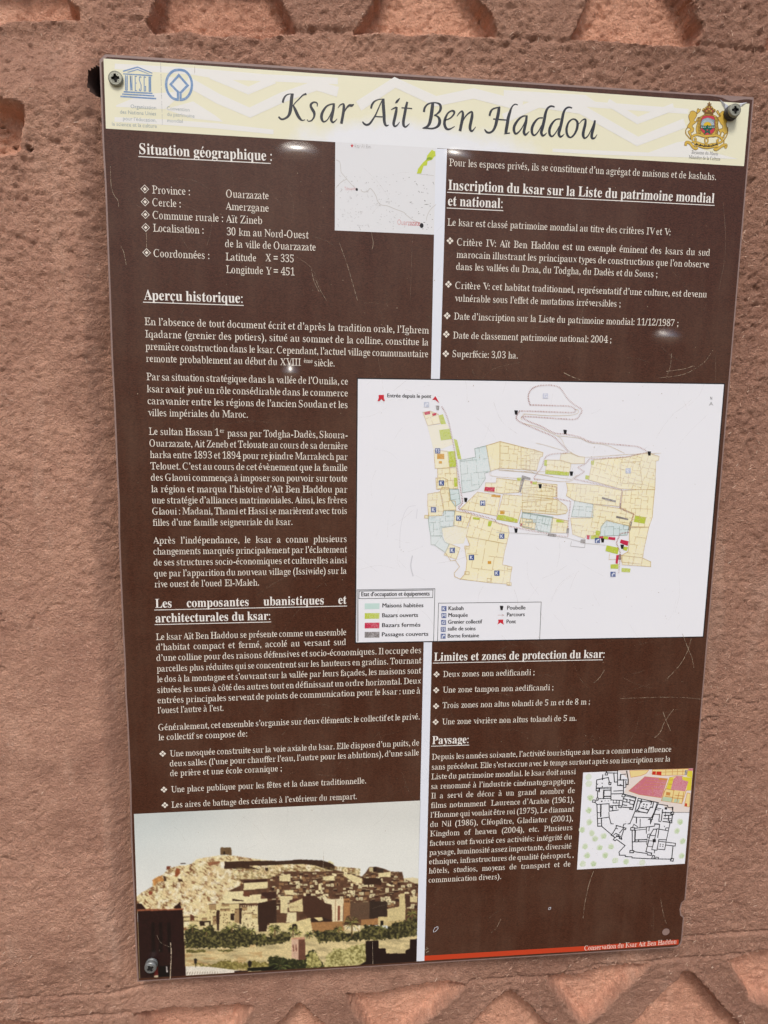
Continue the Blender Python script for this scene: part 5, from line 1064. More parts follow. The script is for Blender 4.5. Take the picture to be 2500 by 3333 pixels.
# river bed
RB = np.vstack([cvt(PA, [(610, 1150), (1300, 1160)]), cvt(PB, [(0, 1075), (500, 1075), (1000, 1040), (1600, 1010), (1600, 1320), (0, 1420)]), cvt(PA, [(620, 1440)])])
rm = msk(RB); st = fbm(gx, gy * 6, .006, 51, 4)[rm][:, None]; img[rm] = np.array((222, 202, 148)) * (1 - np.clip((st - .45) * 2.5, 0, 1) * .28) * (1 + .12 * (vnoise(gx, gy, .09, 5)[rm][:, None] - .5)) 
bm_ = (np.clip((fbm(gx, gy * 4, .008, 61, 3) - .5) * 6, 0, 1) * rm * (gx < 1500))[..., None] * .5; img[:] = img * (1 - bm_) + np.array((180, 136, 84)) * bm_
def bush(z, pts, c1=(40, 38, 24), c2=(126, 118, 68), seed=3, edge=14, thr=.42):
    P = cvt(z, pts); nx = gx + (fbm(gx, gy, .05, seed, 3) - .5) * edge * 4; ny = gy + (fbm(gx, gy, .05, seed + 5, 3) - .5) * edge * 4
    c = np.zeros(gx.shape, bool); j = len(P) - 1
    x0, y0 = P.min(0) - edge * 3; x1, y1 = P.max(0) + edge * 3; bb = (gx > x0) & (gx < x1) & (gy > y0) & (gy < y1); qx, qy = nx[bb], ny[bb]; cc = np.zeros(qx.shape, bool)
    for i in range(len(P)):
        if P[i][1] != P[j][1]: cc ^= ((P[i][1] > qy) != (P[j][1] > qy)) & (qx < (P[j][0] - P[i][0]) * (qy - P[i][1]) / (P[j][1] - P[i][1]) + P[i][0])
        j = i
    c[bb] = cc
    t = np.clip((fbm(gx, gy, .05, seed + 9, 4, .7) - thr) * 4, 0, 1)[c][:, None]; img[c] = np.array(c1) * (1 - t) + np.array(c2) * t
bush(PA, [(620, 1010), (700, 960), (800, 990), (920, 940), (1000, 1010), (1100, 960), (1200, 1000), (1300, 960), (1400, 1030), (1520, 1060), (1660, 1080), (1660, 1160), (1400, 1170), (1200, 1190), (1000, 1195), (800, 1200), (630, 1200)])
bush(PB, [(-10, 985), (60, 1000), (170, 960), (230, 1010), (220, 1060), (120, 1095), (-10, 1085)]); bush(PB, [(455, 960), (560, 965), (680, 950), (800, 980), (900, 990), (1000, 940), (1020, 900), (1150, 900), (1260, 930), (1330, 880), (1440, 850), (1590, 800), (1590, 1010), (1400, 1040), (1200, 1060), (1000, 1060), (700, 1075), (520, 1090)])
bush(PA, [(640, 1215), (870, 1215), (860, 1240), (650, 1250)], (90, 84, 44), (150, 140, 80), 8, 6); bush(PA, [(1000, 1215), (1180, 1215), (1170, 1235), (1010, 1235)], (90, 84, 44), (150, 140, 80), 9, 6)
bush(PA, [(700, 1370), (900, 1380), (1100, 1330), (1300, 1370), (1400, 1340), (1500, 1360), (1660, 1330), (1660, 1420), (1000, 1440)], (112, 100, 50), (176, 162, 96), 12)
bush(PB, [(-20, 1250), (60, 1235), (200, 1270), (330, 1260), (400, 1200), (450, 1150), (520, 1240), (600, 1360), (-20, 1400)], (40, 42, 24), (120, 120, 64), 15, 12, .5)
bush(PB, [(600, 1230), (700, 1150), (830, 1160), (900, 1120), (1030, 1100), (1040, 1310), (800, 1340), (590, 1370)], (120, 112, 60), (212, 202, 138), 18, 16, .35); bush(PB, [(390, 1260), (440, 1180), (520, 1230), (560, 1350), (390, 1360)], (110, 104, 54), (200, 190, 120), 19, 14, .35)
fill(PA, [(1330, 1420), (1659, 1400), (1659, 1450), (1330, 1455)], (22, 22, 16), .2)
def palm(z, x, y, r, tr, c=(100, 98, 52), n=24):
    for k in range(n):
        a = math.pi * 2 * k / n + rng.uniform(-.1, .1); L = r * rng.uniform(.75, 1.1); q = []
        ex, ey = x + L * math.cos(a), y - L * math.sin(a) * .8 + L * .25; mx, my = x + L * .55 * math.cos(a), y - L * .62 * math.sin(a); kk = rng.choice((.35, .5, 1.2, 1.6)); cc = tuple(v * kk for v in c)
        fill(z, [(x - 2, y), (mx, my - 3), (ex, ey), (mx, my + 5), (x + 2, y + 3)], cc, .2)
    fill(z, [(x - r * .07, y), (x + r * .07, y), (x + r * .09, y + tr), (x - r * .09, y + tr)], (110, 88, 56), .2)
palm(PA, 870, 1010, 70, 50); palm(PA, 1380, 1000, 60, 50); palm(PB, 420, 1000, 60, 50); palm(PB, 1180, 930, 55, 60); palm(PA, 1160, 960, 105, 60); palm(PA, 715, 960, 70, 60); palm(PA, 1265, 975, 80, 40); palm(PA, 1500, 1060, 60, 40); palm(PA, 1640, 975, 80, 80)
palm(PB, 45, 940, 85, 90); palm(PB, 245, 945, 75, 90); palm(PB, 880, 870, 105, 150); palm(PB, 735, 940, 60, 40); palm(PB, 1530, 770, 80, 80); palm(PB, 300, 985, 50, 20)
palm(PB, 110, 1330, 150, 10, (60, 66, 38), 30)
fill(PA, [(640, 1400), (900, 1405), (1290, 1455), (1185, 1455), (1185, 1478), (642, 1510)], (232, 224, 206), .04)
for x in range(650, 1000, 28): fill(PA, [(x + 10, 1460), (x + 15, 1460), (x + 3, 1500), (x - 2, 1500)], (120, 100, 84), 0)
fill(PA, [(1185, 1452), (1340, 1450), (1340, 1466), (1185, 1478)], (44, 24, 22), .1)
for x, y, s in ((748, 1345, 1), (1358, 1378, 1.3)):
    fill(PA, [(x - 18 * s, y - 18 * s), (x + 18 * s, y - 18 * s), (x + 12 * s, y + 22 * s), (x - 12 * s, y + 22 * s)], (34, 28, 24), 0); fill(PA, [(x - 4, y - 34 * s), (x + 4, y - 34 * s), (x + 22 * s, y - 18 * s), (x - 22 * s, y - 18 * s)], (34, 28, 24), 0); fill(PA, [(x - 3, y), (x + 3, y), (x + 3, y + 66), (x - 3, y + 66)], (34, 28, 24), 0)
fill(PB, [(228, 1048), (305, 1050), (305, 1275), (228, 1250)], (214, 178, 150), .06); fill(PB, [(305, 1050), (375, 1045), (382, 1270), (305, 1278)], (108, 70, 54), .15); fill(PB, [(230, 1040), (300, 1030), (375, 1030), (375, 1052), (230, 1055)], (200, 150, 120), .15)
for x in (240, 270): fill(PB, [(x, 1115), (x + 10, 1105), (x + 20, 1180), (x + 6, 1185)], (130, 80, 62), 0)
fill(PB, [(1030, 1072), (1168, 1065), (1172, 1150), (1245, 1150), (1252, 1205), (1460, 1205), (1462, 1172), (1508, 1150), (1510, 1055), (1600, 1045), (1600, 1340), (950, 1340), (1030, 1290)], (34, 20, 18), .15)
fill(PA, [(90, 690), (140, 695), (190, 755), (90, 775)], (46, 24, 20), .1); fill(PA, [(505, 735), (580, 670), (585, 750), (505, 750)], (46, 24, 20), .1)
fill(PA, [(95, 770), (605, 752), (612, 900), (640, 1530), (120, 1580)], (40, 20, 18), .25); fill(PA, [(90, 762), (200, 754), (400, 756), (620, 750), (610, 766), (90, 780)], (150, 88, 60), .2)
for x in (250, 335, 430): fill(PA, [(x, 905), (x + 40, 905), (x + 45, 1240), (x + 5, 1240)], (24, 13, 12), 0)
fill(PA, [(330, 1395), (445, 1390), (455, 1515), (330, 1530)], (14, 10, 10), 0); fill(PA, [(415, 1400), (430, 1405), (436, 1465), (420, 1470)], (224, 214, 206), 0); fill(PA, [(285, 1505), (330, 1500), (332, 1530), (285, 1535)], (216, 196, 160), 0); fill(PA, [(285, 1400), (328, 1395), (330, 1500), (285, 1505)], (120, 40, 36), .1)
def blur(a, w):
    p = np.pad(a, ((1, 1), (1, 1), (0, 0)), 'edge'); a = a * (1 - w) + w * (p[:-2, 1:-1] + p[2:, 1:-1]) / 2
    return a * (1 - w) + w * (np.pad(a, ((0, 0), (1, 1), (0, 0)), 'edge')[:, :-2] + np.pad(a, ((0, 0), (1, 1), (0, 0)), 'edge')[:, 2:]) / 2
img = blur(img, .5)
vz = np.abs(img - sky0).max(-1) > 3
hf = fbm(gx, gy, .085, 201, 3, .8)[vz][:, None]; hf2 = fbm(gx, gy * 1.6, .02, 202, 3, .7)[vz][:, None] * 0 + .5
img[vz] = img[vz] * (1 + .22 * (hf - .5)) * (1 + .30 * (hf2 - .5))
img *= (1 + .05 * (np.random.default_rng(3).random(img.shape[:2]) - .5))[..., None]
vi = np.stack([GX, np.full(GX.shape, YF - 3e-5), GZ], -1).reshape(-1, 3); ii = np.arange(NX * NY).reshape(NY, NX)
Q = np.stack([ii[:-1, :-1], ii[1:, :-1], ii[1:, 1:], ii[:-1, 1:]], -1).reshape(-1, 4)
def photo_mat():
    m, nt, b = new_mat('photo_print'); b.inputs['Roughness'].default_value = FILM_ROUGH; film_bump(nt, b)
    a = N(nt, 'ShaderNodeAttribute', attribute_name='print'); nt.links.new(a.outputs['Color'], b.inputs['Base Color']); return m
po = np_mesh('village_photo', vi, Q, photo_mat(), smooth=False)
att = po.data.color_attributes.new('print', 'FLOAT_COLOR', 'POINT')
cc = np.clip(img, 0, 255).reshape(-1, 3) / 255; cc = np.where(cc <= .04045, cc / 12.92, ((cc + .055) / 1.055) ** 2.4) * .92
att.data.foreach_set('color', np.hstack([cc, np.ones((len(cc), 1))]).astype(np.float32).ravel()); under_sign(po)

# ---- scratches and chips of the film, and domes added for glints
def scratch_mat(name, alpha, rgb=(196, 176, 150)):
    m, nt, b = new_mat(name); b.inputs['Base Color'].default_value = srgb(*rgb); b.inputs['Roughness'].default_value = .6
    n = noise(nt, pos(nt), 260, 3, .7); nt.links.new(mathn(nt, 'MULTIPLY', ramp(nt, n, .35, .65), alpha), b.inputs['Alpha']); return m
M_sc1 = scratch_mat('scratch', .85); M_sc2 = scratch_mat('faint_scratch', .30)
def scr(z, pts, wd=.0004, m=None):
    k = Ink(); k.ribbon(on_face(z, smooth_path(pts, 4)), wd, m or M_sc1, 16); part(k, 'scratch')
scr(Z9, [(1520, 20), (1550, 100), (1575, 160), (1585, 215)]); scr(Z9, [(1570, 50), (1545, 130), (1500, 205), (1425, 285)]); scr(Z9, [(1410, 465), (1430, 520), (1453, 572)], .0005); scr(Z9, [(1470, 450), (1420, 520), (1395, 580), (1362, 612)], .0005)
scr(Z9, [(1165, 390), (1400, 382), (1540, 385), (1640, 395)], .0003); scr(Z9, [(1072, 235), (1050, 270), (1018, 300)], .0004); scr(Z9, [(1015, 1370), (985, 1460), (965, 1560), (955, 1640)], .0004); scr(Z2, [(497, 1290), (550, 1440), (612, 1655)], .0004); scr(Z2, [(338, 1495), (370, 1580), (418, 1659)], .0003)
scr(Z2, [(700, 1225), (712, 1290), (705, 1330)], .0003); scr(Z2, [(960, 1245), (955, 1450), (945, 1659)], .00025, M_sc2); scr(ZA, [(258, 940), (262, 1000), (256, 1140)], .0011); scr(ZA, [(185, 900), (205, 940), (255, 965)], .0003); scr(ZA, [(1348, 930), (1350, 1058)], .0003); scr(ZA, [(1085, 440), (1080, 550)], .0003)
scr(Z1, [(215, 800), (220, 930), (240, 990), (262, 1020), (268, 1060)], .0004); scr(Z1, [(280, 1310), (300, 1350), (315, 1430)], .0004); scr(Z1, [(440, 1210), (445, 1260), (444, 1320)], .0003); scr(Z1, [(660, 1240), (700, 1310), (780, 1380)], .0003, M_sc2); scr(Z1, [(1400, 1380), (1500, 1460), (1560, 1620)], .0003, M_sc2)
scr(Z1, [(1490, 1460), (1510, 1540), (1540, 1600)], .0004); scr(Z6, [(1150, 0), (1140, 100), (1105, 190)], .0003); scr(Z6, [(1330, 90), (1250, 120), (1110, 140)], .0004); scr(Z6, [(1450, 0), (1400, 70), (1250, 160), (1050, 190)], .0003); scr(Z6, [(320, 150), (380, 180), (450, 205)], .0005); scr(Z5, [(1400, 70), (1200, 120), (1100, 210)], .00025, M_sc2)
scr(Z3, [(1370, 1030), (1385, 1200), (1380, 1400), (1340, 1600)], .0003, M_sc2); scr(Z6, [(1490, 0), (1490, 220)], .0003, M_sc2); scr(Z7, [(1060, 770), (1130, 830)], .0003, M_sc2); scr(ZB, [(1325, 370), (1345, 470), (1358, 505)], .0003); scr(ZB, [(465, 480), (440, 530), (412, 555)], .0003); scr(Z7, [(1020, 355), (940, 400), (850, 465)], .0003, M_sc2)
scr(PB, [(740, 480), (600, 560), (350, 650), (230, 720)], .0002, M_sc2); scr(PB, [(1380, 640), (1150, 700), (900, 790)], .0002, M_sc2)
scr(UN, [(290, 20), (288, 60), (310, 72)], .0004); scr(UN, [(1533, 105), (1533, 350)], .0003)
rng = random.Random(99)
k = Ink()
for i in range(330):
    u0, v0 = rng.uniform(.03, .59), rng.uniform(.07, .88); a = rng.choice([rng.gauss(.2, .5), rng.gauss(1.6, .5), rng.uniform(0, 3.14)]); L = rng.uniform(.006, .045); b = a + rng.uniform(-.5, .5)
    P = smooth_path([(XL + u0, ZT - v0), (XL + u0 + L * .5 * math.cos(a), ZT - v0 + L * .5 * math.sin(a)), (XL + u0 + L * .5 * (math.cos(a) + math.cos(b)), ZT - v0 + L * .5 * (math.sin(a) + math.sin(b)))], 4)
    if P[:, 0].max() > .28 or P[:, 1].min() < ZT - .885 or P[:, 1].max() > ZT - .07: continue
    k.ribbon(P, rng.uniform(.00012, .00026), M_sc2, 16.5 + rng.random() * 2)
fs = part(k, 'fine_scratches'); fs['kind'] = 'stuff'
k = Ink()
for i in range(420):
    c = (XL + rng.uniform(.012, .585), ZT - rng.uniform(.065, .885)); r = rng.choice([.0002, .0003, .0003, .0005]); k.poly(circle(c, r, 5, r * rng.uniform(.5, 1.2)), M_sc1, 19)
fs = part(k, 'paint_specks'); fs['kind'] = 'stuff'
def chip(z, pts, m, name='film_chip'):
    k = Ink(); k.zpoly(z, pts, m, 18); k.lines(on_face(z, pts), .0004, M_white, 18.4, closed=True); part(k, name)
chip(ZB, [(100, 545), (108, 528), (124, 522), (126, 532), (112, 548), (102, 552)], M_film); chip(ZB, [(720, 428), (724, 420), (734, 418), (733, 427), (724, 431)], M_film)
for p in ([(56, 650), (70, 640), (74, 644)], [(60, 662), (76, 655)], [(58, 640), (68, 634)]): scr(ZB, p, .0009)
def glint_film():
    """clear laminate lifted off the print: see-through, with its own gloss"""
    m = bpy.data.materials.new('clear_laminate'); m.use_nodes = True; nt = m.node_tree; nt.nodes.remove(nt.nodes['Principled BSDF'])
    g = N(nt, 'ShaderNodeBsdfGlossy'); g.inputs['Roughness'].default_value = .33; tr = N(nt, 'ShaderNodeBsdfTransparent'); ad = N(nt, 'ShaderNodeAddShader')
    at_ = N(nt, 'ShaderNodeAttribute', attribute_name='lift'); nt.links.new(mixc(nt, at_.outputs['Fac'], (0, 0, 0, 1), (.22, .22, .21, 1)), g.inputs['Color'])
    nt.links.new(tr.outputs[0], ad.inputs[0]); nt.links.new(g.outputs[0], ad.inputs[1]); nt.links.new(ad.outputs[0], nt.nodes['Material Output'].inputs[0])
    h = noise(nt, pos(nt), 700, 3, .8); b = N(nt, 'ShaderNodeBump'); b.inputs['Strength'].default_value = .10; b.inputs['Distance'].default_value = .0004
    nt.links.new(h, b.inputs['Height']); nt.links.new(b.outputs[0], g.inputs['Normal']); return m
M_glint = glint_film()
def glint_dome(z, c, rx, rz, h):
    """low dome where the film has lifted off the board"""
    P = on_face(z, [c])[0]; n, k = 28, 10; V = []; F = []
    for i in range(k + 1):
        t = i / k
        for j in range(n):
            a = 2 * math.pi * j / n; V.append((P[0] + rx * t * math.cos(a), YF - h * (.5 + .5 * math.cos(math.pi * t)) - 8e-4, P[1] + rz * t * math.sin(a)))
    for i in range(k):
        for j in range(n): F.append((i * n + j, (i + 1) * n + j, (i + 1) * n + (j + 1) % n, i * n + (j + 1) % n))
    o = mesh_obj('film_blister', V, F, M_glint, smooth=True); at = o.data.attributes.new('lift', 'FLOAT', 'POINT')
    at.data.foreach_set('value', np.repeat([(.5 + .5 * math.cos(math.pi * i / k)) ** 1.5 for i in range(k + 1)], n).astype(np.float32)); return under_sign(o)
glint_dome(Z4, (1262, 612), .0125, .0115, .0044)
glint_dome(V_, (1440, 728), .0210, .0120, .0044)
glint_dome(V_, (645, 328), .0250, .0105, .0034)
glint_dome(V_, (990, 338), .0190, .0100, .0031)
# ------------------------------------------------------------------ screws
def lathe(name, prof, m, parent, seg=40, smooth=True, sq=1.0):
    V = []; F = []
    for (r, y) in prof:
        for j in range(seg):
            a = 2 * math.pi * j / seg; V.append((r * math.cos(a), -y, r * math.sin(a)))
    k = len(prof)
    for i in range(k - 1):
        for j in range(seg): F.append((i * seg + j, i * seg + (j + 1) % seg, (i + 1) * seg + (j + 1) % seg, (i + 1) * seg + j))
    o = mesh_obj(name, V, F, m, parent, smooth=smooth); return o
def screw(px, proud, r, label, head_m, washers, rot=.3, depth=.0016):
    t = bpy.data.objects.new('screw', None); COL.objects.link(t)
    X, Z = px2plane(np.array([px[0]]), np.array([px[1]]), YF - proud); t.location = (float(X[0]), YF, float(Z[0]))
    tag(t, label, 'screw', 'screws fixing the sign')
    y = 0.0003
    for (wr, wh, wm) in washers:
        lathe('washer', [(.001, y), (wr * .96, y), (wr, y + wh * .2), (wr, y + wh * .8), (wr * .95, y + wh), (.001, y + wh)], wm, t); y += wh + .00005
    hh = proud - y
    prof = [(r * .90, y), (r, y + hh * .25), (r, y + hh * .62), (r * .96, y + hh * .84), (r * .86, y + hh)]
    lathe('screw_head', prof, head_m, t)
    # face with a cross recess
    c = []; a0, b0 = r * .56, r * .17
    base = [(a0, b0), (b0 * 1.25, b0 * 1.25), (b0, a0), (-b0, a0), (-b0 * 1.25, b0 * 1.25), (-a0, b0), (-a0, -b0), (-b0 * 1.25, -b0 * 1.25), (-b0, -a0), (b0, -a0), (b0 * 1.25, -b0 * 1.25), (a0, -b0)]
    c = [(x * math.cos(rot) - z * math.sin(rot), x * math.sin(rot) + z * math.cos(rot)) for x, z in base]
    ring = circle((0, 0), r * .86, 40).tolist(); T = tessellate_polygon([[Vector((a, b, 0)) for a, b in ring], [Vector((a, b, 0)) for a, b in c]])
    pts = ring + c; F = []
    for q in T:
        a, b, d = (Vector(pts[i]) for i in q); F.append(tuple(q) if (b - a).cross(d - a) > 0 else (q[0], q[2], q[1]))
    dome = lambda p: -proud + .0004 * (math.hypot(*p) / r) ** 2 - .0001
    mesh_obj('head_face', [(p[0], dome(p), p[1]) for p in pts], F, head_m, t)
    n = len(c); V = [(p[0], dome(p), p[1]) for p in c] + [(p[0] * .8, -proud + depth, p[1] * .8) for p in c]; F = [(i, (i + 1) % n, (i + 1) % n + n, i + n) for i in range(n)] + [tuple(range(n, 2 * n))]
    mesh_obj('cross_recess', V, F, M_pit, t)
    for k in range(4):                                              # the fine diagonal ticks of the drive
        a = rot + math.pi / 4 + k * math.pi / 2; d = Vector((math.cos(a), math.sin(a))); q = Vector((-d.y, d.x)) * r * .025
        P = [d * r * .30 + q, d * r * .30 - q, d * r * .62 - q, d * r * .62 + q]; mesh_obj('drive_tick', [(p.x, dome(p) - .00008, p.y) for p in P], [(0, 1, 2, 3)], M_pit, t)
    return t
screw((375, 253), .0028, .0062, 'pale zinc cross-head screw with dirt-clogged recess beside the columned temple logo', M_zinc, [], .12)
screw((2394, 357), .0085, .0060, 'raised cross-head screw on dark washers beside the coat of arms', M_zinc, [(.0068, .0028, M_rubber), (.0064, .0022, M_rubber)], .10)
screw((489, 3153), .0075, .0063, 'dull grey screw standing proud over the dark tower in the village photo', M_grey_zinc, [(.0061, .0014, M_grey_zinc), (.0064, .0012, M_grey_zinc)], .5, .0007)

# ------------------------------------------------------------------ the mud wall
def axis(a0, a1, b0, b1, fine, coarse):
    m = np.arange(b0, b1, fine); L = b0 - np.cumsum(np.linspace(fine, coarse, 26)); L = L[L > a0]; R_ = m[-1] + np.cumsum(np.linspace(fine, coarse, 26)); R_ = R_[R_ < a1]
    return np.r_[a0, L[::-1], m, R_, a1]
xs_ = axis(-.85, .95, -.49, .49, .00165, .02); zs_ = axis(.30, 2.15, .50, 1.80, .00165, .02)
def wpts(z, pts):
    a = np.array([z(x, y) for x, y in pts], float); X, Z = px2plane(a[:, 0], a[:, 1], 0.0); return np.stack([X, Z], 1)
c4 = px2plane(np.array([0, 2500, 2500, 0]), np.array([0, 0, 3333, 3333]), 0.0); print('wall corners', c4)
WX, WZ = np.meshgrid(xs_, zs_)
def sdist(P, pad=.05):
    """signed distance to a polygon (positive inside) near it, -1 elsewhere"""
    out = np.full(WX.shape, -1.0); x0, z0 = P.min(0) - pad; x1, z1 = P.max(0) + pad
    bb = (WX > x0) & (WX < x1) & (WZ > z0) & (WZ < z1)
    if not bb.any(): return out
    q = np.stack([WX[bb], WZ[bb]], 1); d = np.full(len(q), 9.0); c = np.zeros(len(q), bool); n = len(P)
    for i in range(n):
        a, b = P[i - 1], P[i]; e = b - a; t = np.clip(((q - a) @ e) / max(e @ e, 1e-12), 0, 1); d = np.minimum(d, np.linalg.norm(q - a - t[:, None] * e, axis=1))
        if a[1] != b[1]: c ^= ((a[1] > q[:, 1]) != (b[1] > q[:, 1])) & (q[:, 0] < (b[0] - a[0]) * (q[:, 1] - a[1]) / (b[1] - a[1]) + a[0])
    out[bb] = np.where(c, d, -d); return out
def ss(x, a, b): t = np.clip((x - a) / (b - a), 0, 1); return t * t * (3 - 2 * t)   # also falls when a > b
Hh = np.zeros(WX.shape)
n1 = fbm(WX + 5, WZ, 6, 1, 3); n2 = fbm(WX + 5, WZ, 40, 2, 4, .6); n3 = fbm(WX + 5, WZ, 240, 3, 2, .7); nb = .5 * np.abs(2 * fbm(WX + 5, WZ, 110, 6, 2, .65) - 1) + .5 * np.abs(2 * fbm(WX + 7, WZ, 230, 16, 2, .65) - 1); n4 = vnoise(WX + 5, WZ, 420, 4)
patch = ss(fbm(WX + 9, WZ, 5, 12, 3), .40, .62)
rough = .36 + .42 * ss(WZ, 1.25, 1.62) + .30 * ss(WX, .25, .4) * ss(WZ, .95, 1.2) + .25 * patch
Hh += .006 * (n1 - .5) + .0014 * (n2 - .5) * rough + .0030 * (n3 - .5) * rough + .0034 * (nb - .2) * rough + .0014 * (n4 - .5) * rough
pits = ss(fbm(WX + 2, WZ, 190, 21, 3, .6), .62, .74); Hh -= .0017 * pits * rough
cf = np.abs(fbm(WX + 4, WZ, 14, 91, 4, .6) - .5); Hh -= .0022 * (1 - ss(cf, .0, .009)) * ss(fbm(WX + 8, WZ, 7, 92, 2), .50, .62)      # hairline cracks
# brushed strokes running sideways on the lower right
Hh += .0010 * (fbm(WX * .25 + 3, WZ, 210, 33, 2) - .5) * ss(WX, .15, .3) * (1 - ss(WZ, 1.05, 1.3))
# the plaster rolls back into the shallow bed the sign is set in
lx = np.interp(WZ, [ZT - H_SIGN, ZT - .5, ZT], [XL - .001, XL - .001, XL + .004]) + .0035 * (fbm(WX, WZ, 9, 41, 3) - .5) * 2
dl_ = lx - WX; inrow = ss(WZ, ZT - H_SIGN - .10, ZT - H_SIGN + .10) * (1 - ss(WZ, ZT - .04, ZT + .02))
Hh += inrow * .021 * ss(dl_, -.003, .026) * (1 - ss(dl_, .05, .35))
# tooled lines
def groove(pts, z, w, d):
    global Hh
    P = wpts(z, pts); dd = np.full(WX.shape, 9.0)
    for a, b in zip(P[:-1], P[1:]):
        e = b - a; tx = np.clip(((WX - a[0]) * e[0] + (WZ - a[1]) * e[1]) / (e @ e), 0, 1); dd = np.minimum(dd, np.hypot(WX - a[0] - tx * e[0], WZ - a[1] - tx * e[1]))
    dd += .0012 * (n3 - .5); Hh -= d * (1 - ss(dd, 0, w))
groove([(-60, 458), (0, 452), (180, 440), (350, 430), (520, 418), (600, 412), (760, 398)], WB, .0035, .0022)
groove([(1290, 206), (1400, 196), (1500, 188), (1659, 176), (1750, 170)], WC, .0035, .0030)
groove([(370, 388), (560, 374), (700, 365), (930, 322), (1160, 304), (1440, 289), (1700, 256)], WC, .0035, .0028)
groove([(560, 320), (556, 345), (580, 368), (640, 380)], WC, .0030, .0016); groove([(-60, 558), (100, 550), (300, 540), (560, 522)], WB, .0040, .0025)
groove([(175, 112), (-60, 108), (-200, 100)], WR, .0035, .0020); groove([(680, 135), (960, 150)], WR, .0035, .0022); groove([(1410, 158), (1500, 166), (1700, 190)], WR, .0035, .0022)
groove([(362, 1180), (370, 1350), (380, 1500)], WL, .0030, .0008); groove([(800, 1350), (825, 1700), (845, 2000), (860, 2300)], WL, .003, -.0010)
groove([(960, 160), (955, 240)], WR, .003, .0014); groove([(430, 60), (440, 230)], WT, .004, .0016)
Lq = [(WB, [(x, y) for x, y in ((395, 1), (400, 1))])]
# slow crease down the left margin
cr = wpts(zoom(0, 900, .904), [(392, 700), (400, 1050), (415, 1350), (430, 1800)])
RC = [  # (zoom, outline, depth, edge width)
    (WT, [(-250, -200), (300, -200), (365, -60), (372, 0), (425, 55), (440, 118), (250, 128), (-250, 122)], .012, .007),
    (WT, [(905, -200), (870, -20), (838, 60), (815, 128), (845, 165), (1100, 178), (1400, 178), (1588, 165), (1560, 110), (1500, 10), (1400, -200)], .011, .006),
    (WR, [(290, -200), (245, -10), (205, 60), (172, 122), (400, 128), (680, 134), (655, 70), (600, 0), (520, -200)], .012, .006),
    (WR, [(1070, -200), (1012, 0), (985, 70), (952, 138), (1150, 148), (1412, 160), (1418, 100), (1395, 60), (1372, 0), (1300, -200)], .013, .006),
    (WR, [(1860, -200), (1700, 60), (1648, 150), (1652, 180), (1900, 195)], .012, .006),
    (WL, [(-500, 215), (60, 215), (250, 240), (440, 285), (425, 430), (400, 690), (430, 770), (425, 875), (200, 885), (-500, 875)], .0085, .024),
    (WB, [(-300, 575), (-20, 562), (190, 556), (215, 578), (240, 640), (300, 900), (-300, 900)], .009, .007),
    (WB, [(578, 522), (700, 512), (860, 500), (1085, 480), (1105, 492), (1040, 575), (960, 720), (860, 900), (760, 720), (650, 620), (600, 560)], .011, .007),
    (WB, [(1290, 476), (1320, 496), (1400, 568), (1520, 700), (1640, 900), (900, 900), (1080, 690), (1185, 580), (1250, 520)], .012, .007),
    (WC, [(-165, 438), (0, 424), (130, 404), (262, 379), (340, 388), (352, 412), (290, 468), (150, 575), (40, 690), (-60, 640), (-130, 530)], .011, .008),
    (WC, [(535, 426), (560, 436), (610, 480), (700, 575), (800, 720), (900, 900), (130, 900), (270, 680), (375, 570), (455, 490)], .014, .007),
    (WC, [(695, 366), (800, 350), (932, 326), (1148, 312), (1090, 372), (1005, 450), (930, 520), (868, 560), (800, 500), (740, 430)], .010, .009),
    (WC, [(1282, 378), (1290, 354), (1318, 350), (1358, 378), (1440, 470), (1520, 570), (1640, 740), (1760, 900), (900, 900), (1020, 640), (1075, 570), (1160, 490), (1230, 425)], .015, .007),
    (WC, [(1482, 300), (1560, 284), (1659, 264), (1900, 240), (1950, 480), (1760, 520), (1659, 486), (1590, 470), (1535, 390)], .013, .008)]
RID = np.full(WX.shape, -1); FR = np.zeros(WX.shape); fl = .5 * fbm(WX + 1, WZ, 75, 71, 3, .62) + .5 * n3; jag = .005 * (fbm(WX, WZ, 22, 61, 3, .5) - .5) * 2
for k, (z, p, dep, ew) in enumerate(RC):
    s = sdist(wpts(z, p)); e = s + jag; e = e + .0022 * (nb - .25) * 2; s2 = ss(e, -ew * .1, ew * .42); dep *= 1.45
    Hh = Hh * (1 - .3 * s2) - s2 * dep + s2 * .0072 * (fl - .5) - s2 * .0022 * ss(fl, .55, .75)
    Hh += .0014 * (ss(e, -.012, -.002) - ss(e, -.002, .001)) * (s > -.9)         # pushed-up lip round the cut
    RID[e > -.0008] = k; FR = np.maximum(FR, ss(e + .003 * (n3 - .5), -.0035, .0045) * (s > -.9))
# crack inside the left niche, small holes, and the big drilled hole by the sign's corner
for z, c, rx, rz, d in ((WL, (340, 545), .0022, .012, .022), (WL, (485, 802), .0024, .0020, .010), (WL, (205, 680), .0022, .0016, .008), (WB, (478, 388), .0014, .0022, .008), (WC, (662, 290), .0012, .0012, .005), (WL, (45, 430), .002, .0012, .006)):
    q = wpts(z, [c])[0]; r = np.hypot((WX - q[0]) / rx, (WZ - q[1]) / rz) + .5 * (n3 - .5); Hh -= d * (1 - ss(r, .6, 1.25))
hc = wpts(Z1, [(140, 274)])[0]; r = np.hypot((WX - hc[0] - .002) / .0088, (WZ - hc[1]) / .0145) + .22 * (n2 - .5)
Hh -= .050 * (1 - ss(r, .55, 1.0)) + .004 * (1 - ss(r, .9, 1.9)); RID[r < .95] = 99
Yw = -Hh
pt = fbm(WX + 3, WZ, 7, 303, 4, .6) - .5
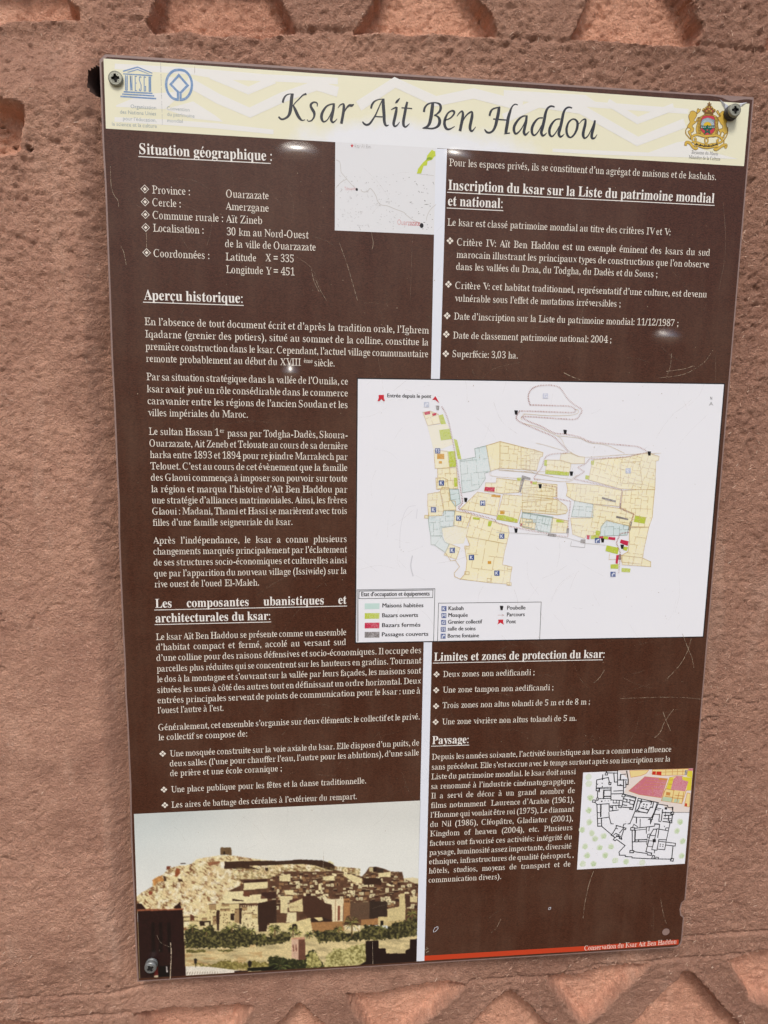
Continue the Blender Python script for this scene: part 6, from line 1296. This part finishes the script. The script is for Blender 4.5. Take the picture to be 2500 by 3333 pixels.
coat = np.clip(ss(WZ + .16 * pt, .755, .70) * (.35 + .65 * ss(WX, -.35, 0)) + ss(WZ + .10 * pt + .25 * WX, 1.62, 1.72) + ss(WX + .08 * pt, .26, .33) * (.75 + .5 * pt) + .5 * ss(pt, .08, .2), 0, 1) * (1 - FR)
VW = np.stack([WX, Yw, WZ], -1).reshape(-1, 3); nz2, nx2 = WX.shape; ii = np.arange(nz2 * nx2).reshape(nz2, nx2)
Qw = np.stack([ii[:-1, :-1], ii[:-1, 1:], ii[1:, 1:], ii[1:, :-1]], -1).reshape(-1, 4)
fid = np.maximum.reduce([RID[:-1, :-1], RID[:-1, 1:], RID[1:, 1:], RID[1:, :-1]]).ravel()
def sub(name, sel, m, parent=None):
    q = Qw[sel]; u, inv = np.unique(q.ravel(), return_inverse=True); o = np_mesh(name, VW[u], inv.reshape(-1, 4), m, parent)
    if m is M_wall:
        for nm, ar in (('rough_coat', coat), ('fresh_coat', FR)): o.data.attributes.new(nm, 'FLOAT', 'POINT').data.foreach_set('value', ar.ravel()[u].astype(np.float32))
    return o
wall = sub('mud_wall', fid == -1, M_wall)
tag(wall, 'rough pinkish brown mud plaster wall with carved recesses, carrying the information sign', 'wall')
for k in range(len(RC)):
    if (fid == k).any(): sub('carved_recess', fid == k, M_wall, wall)
sub('drilled_hole', fid == 99, M_hole, wall)
# straw in the plaster
rng2 = np.random.default_rng(8); V = []; F = []
def hgt(x, z):
    i = np.clip(np.searchsorted(xs_, x), 1, len(xs_) - 1); j = np.clip(np.searchsorted(zs_, z), 1, len(zs_) - 1); return Yw[j, i]
FM = []
while len(F) < 6500:
    x, z = rng2.uniform(-.5, .5), rng2.uniform(.48, 1.78)
    dens = .25 + .75 * (z > 1.5) + .75 * (z < .80) + .5 * (x > .3)
    if rng2.random() > dens * .8 or (-.29 < x < .29 and .77 < z < 1.63): continue
    j, i = min(len(zs_) - 1, np.searchsorted(zs_, z)), min(len(xs_) - 1, np.searchsorted(xs_, x))
    if RID[j, i] >= 0 and rng2.random() < .75: continue
    a = rng2.uniform(0, 3.14); L = rng2.uniform(.0012, .005); wd = rng2.uniform(.0002, .00045) / 2; c, s = math.cos(a), math.sin(a)
    o = len(V)
    for t in (-.5, .5):
        X_, Z_ = x + t * L * c, z + t * L * s; y = hgt(X_, Z_) - .0005
        V += [(X_ - s * wd, y, Z_ + c * wd), (X_ + s * wd, y - .0002, Z_ - c * wd)]
    F.append((o, o + 1, o + 3, o + 2)); FM.append(int(rng2.random() < .10))
st = mesh_obj('straw_fibres', V, F, [M_straw, M_straw2], wall, FM); st['kind'] = 'stuff'
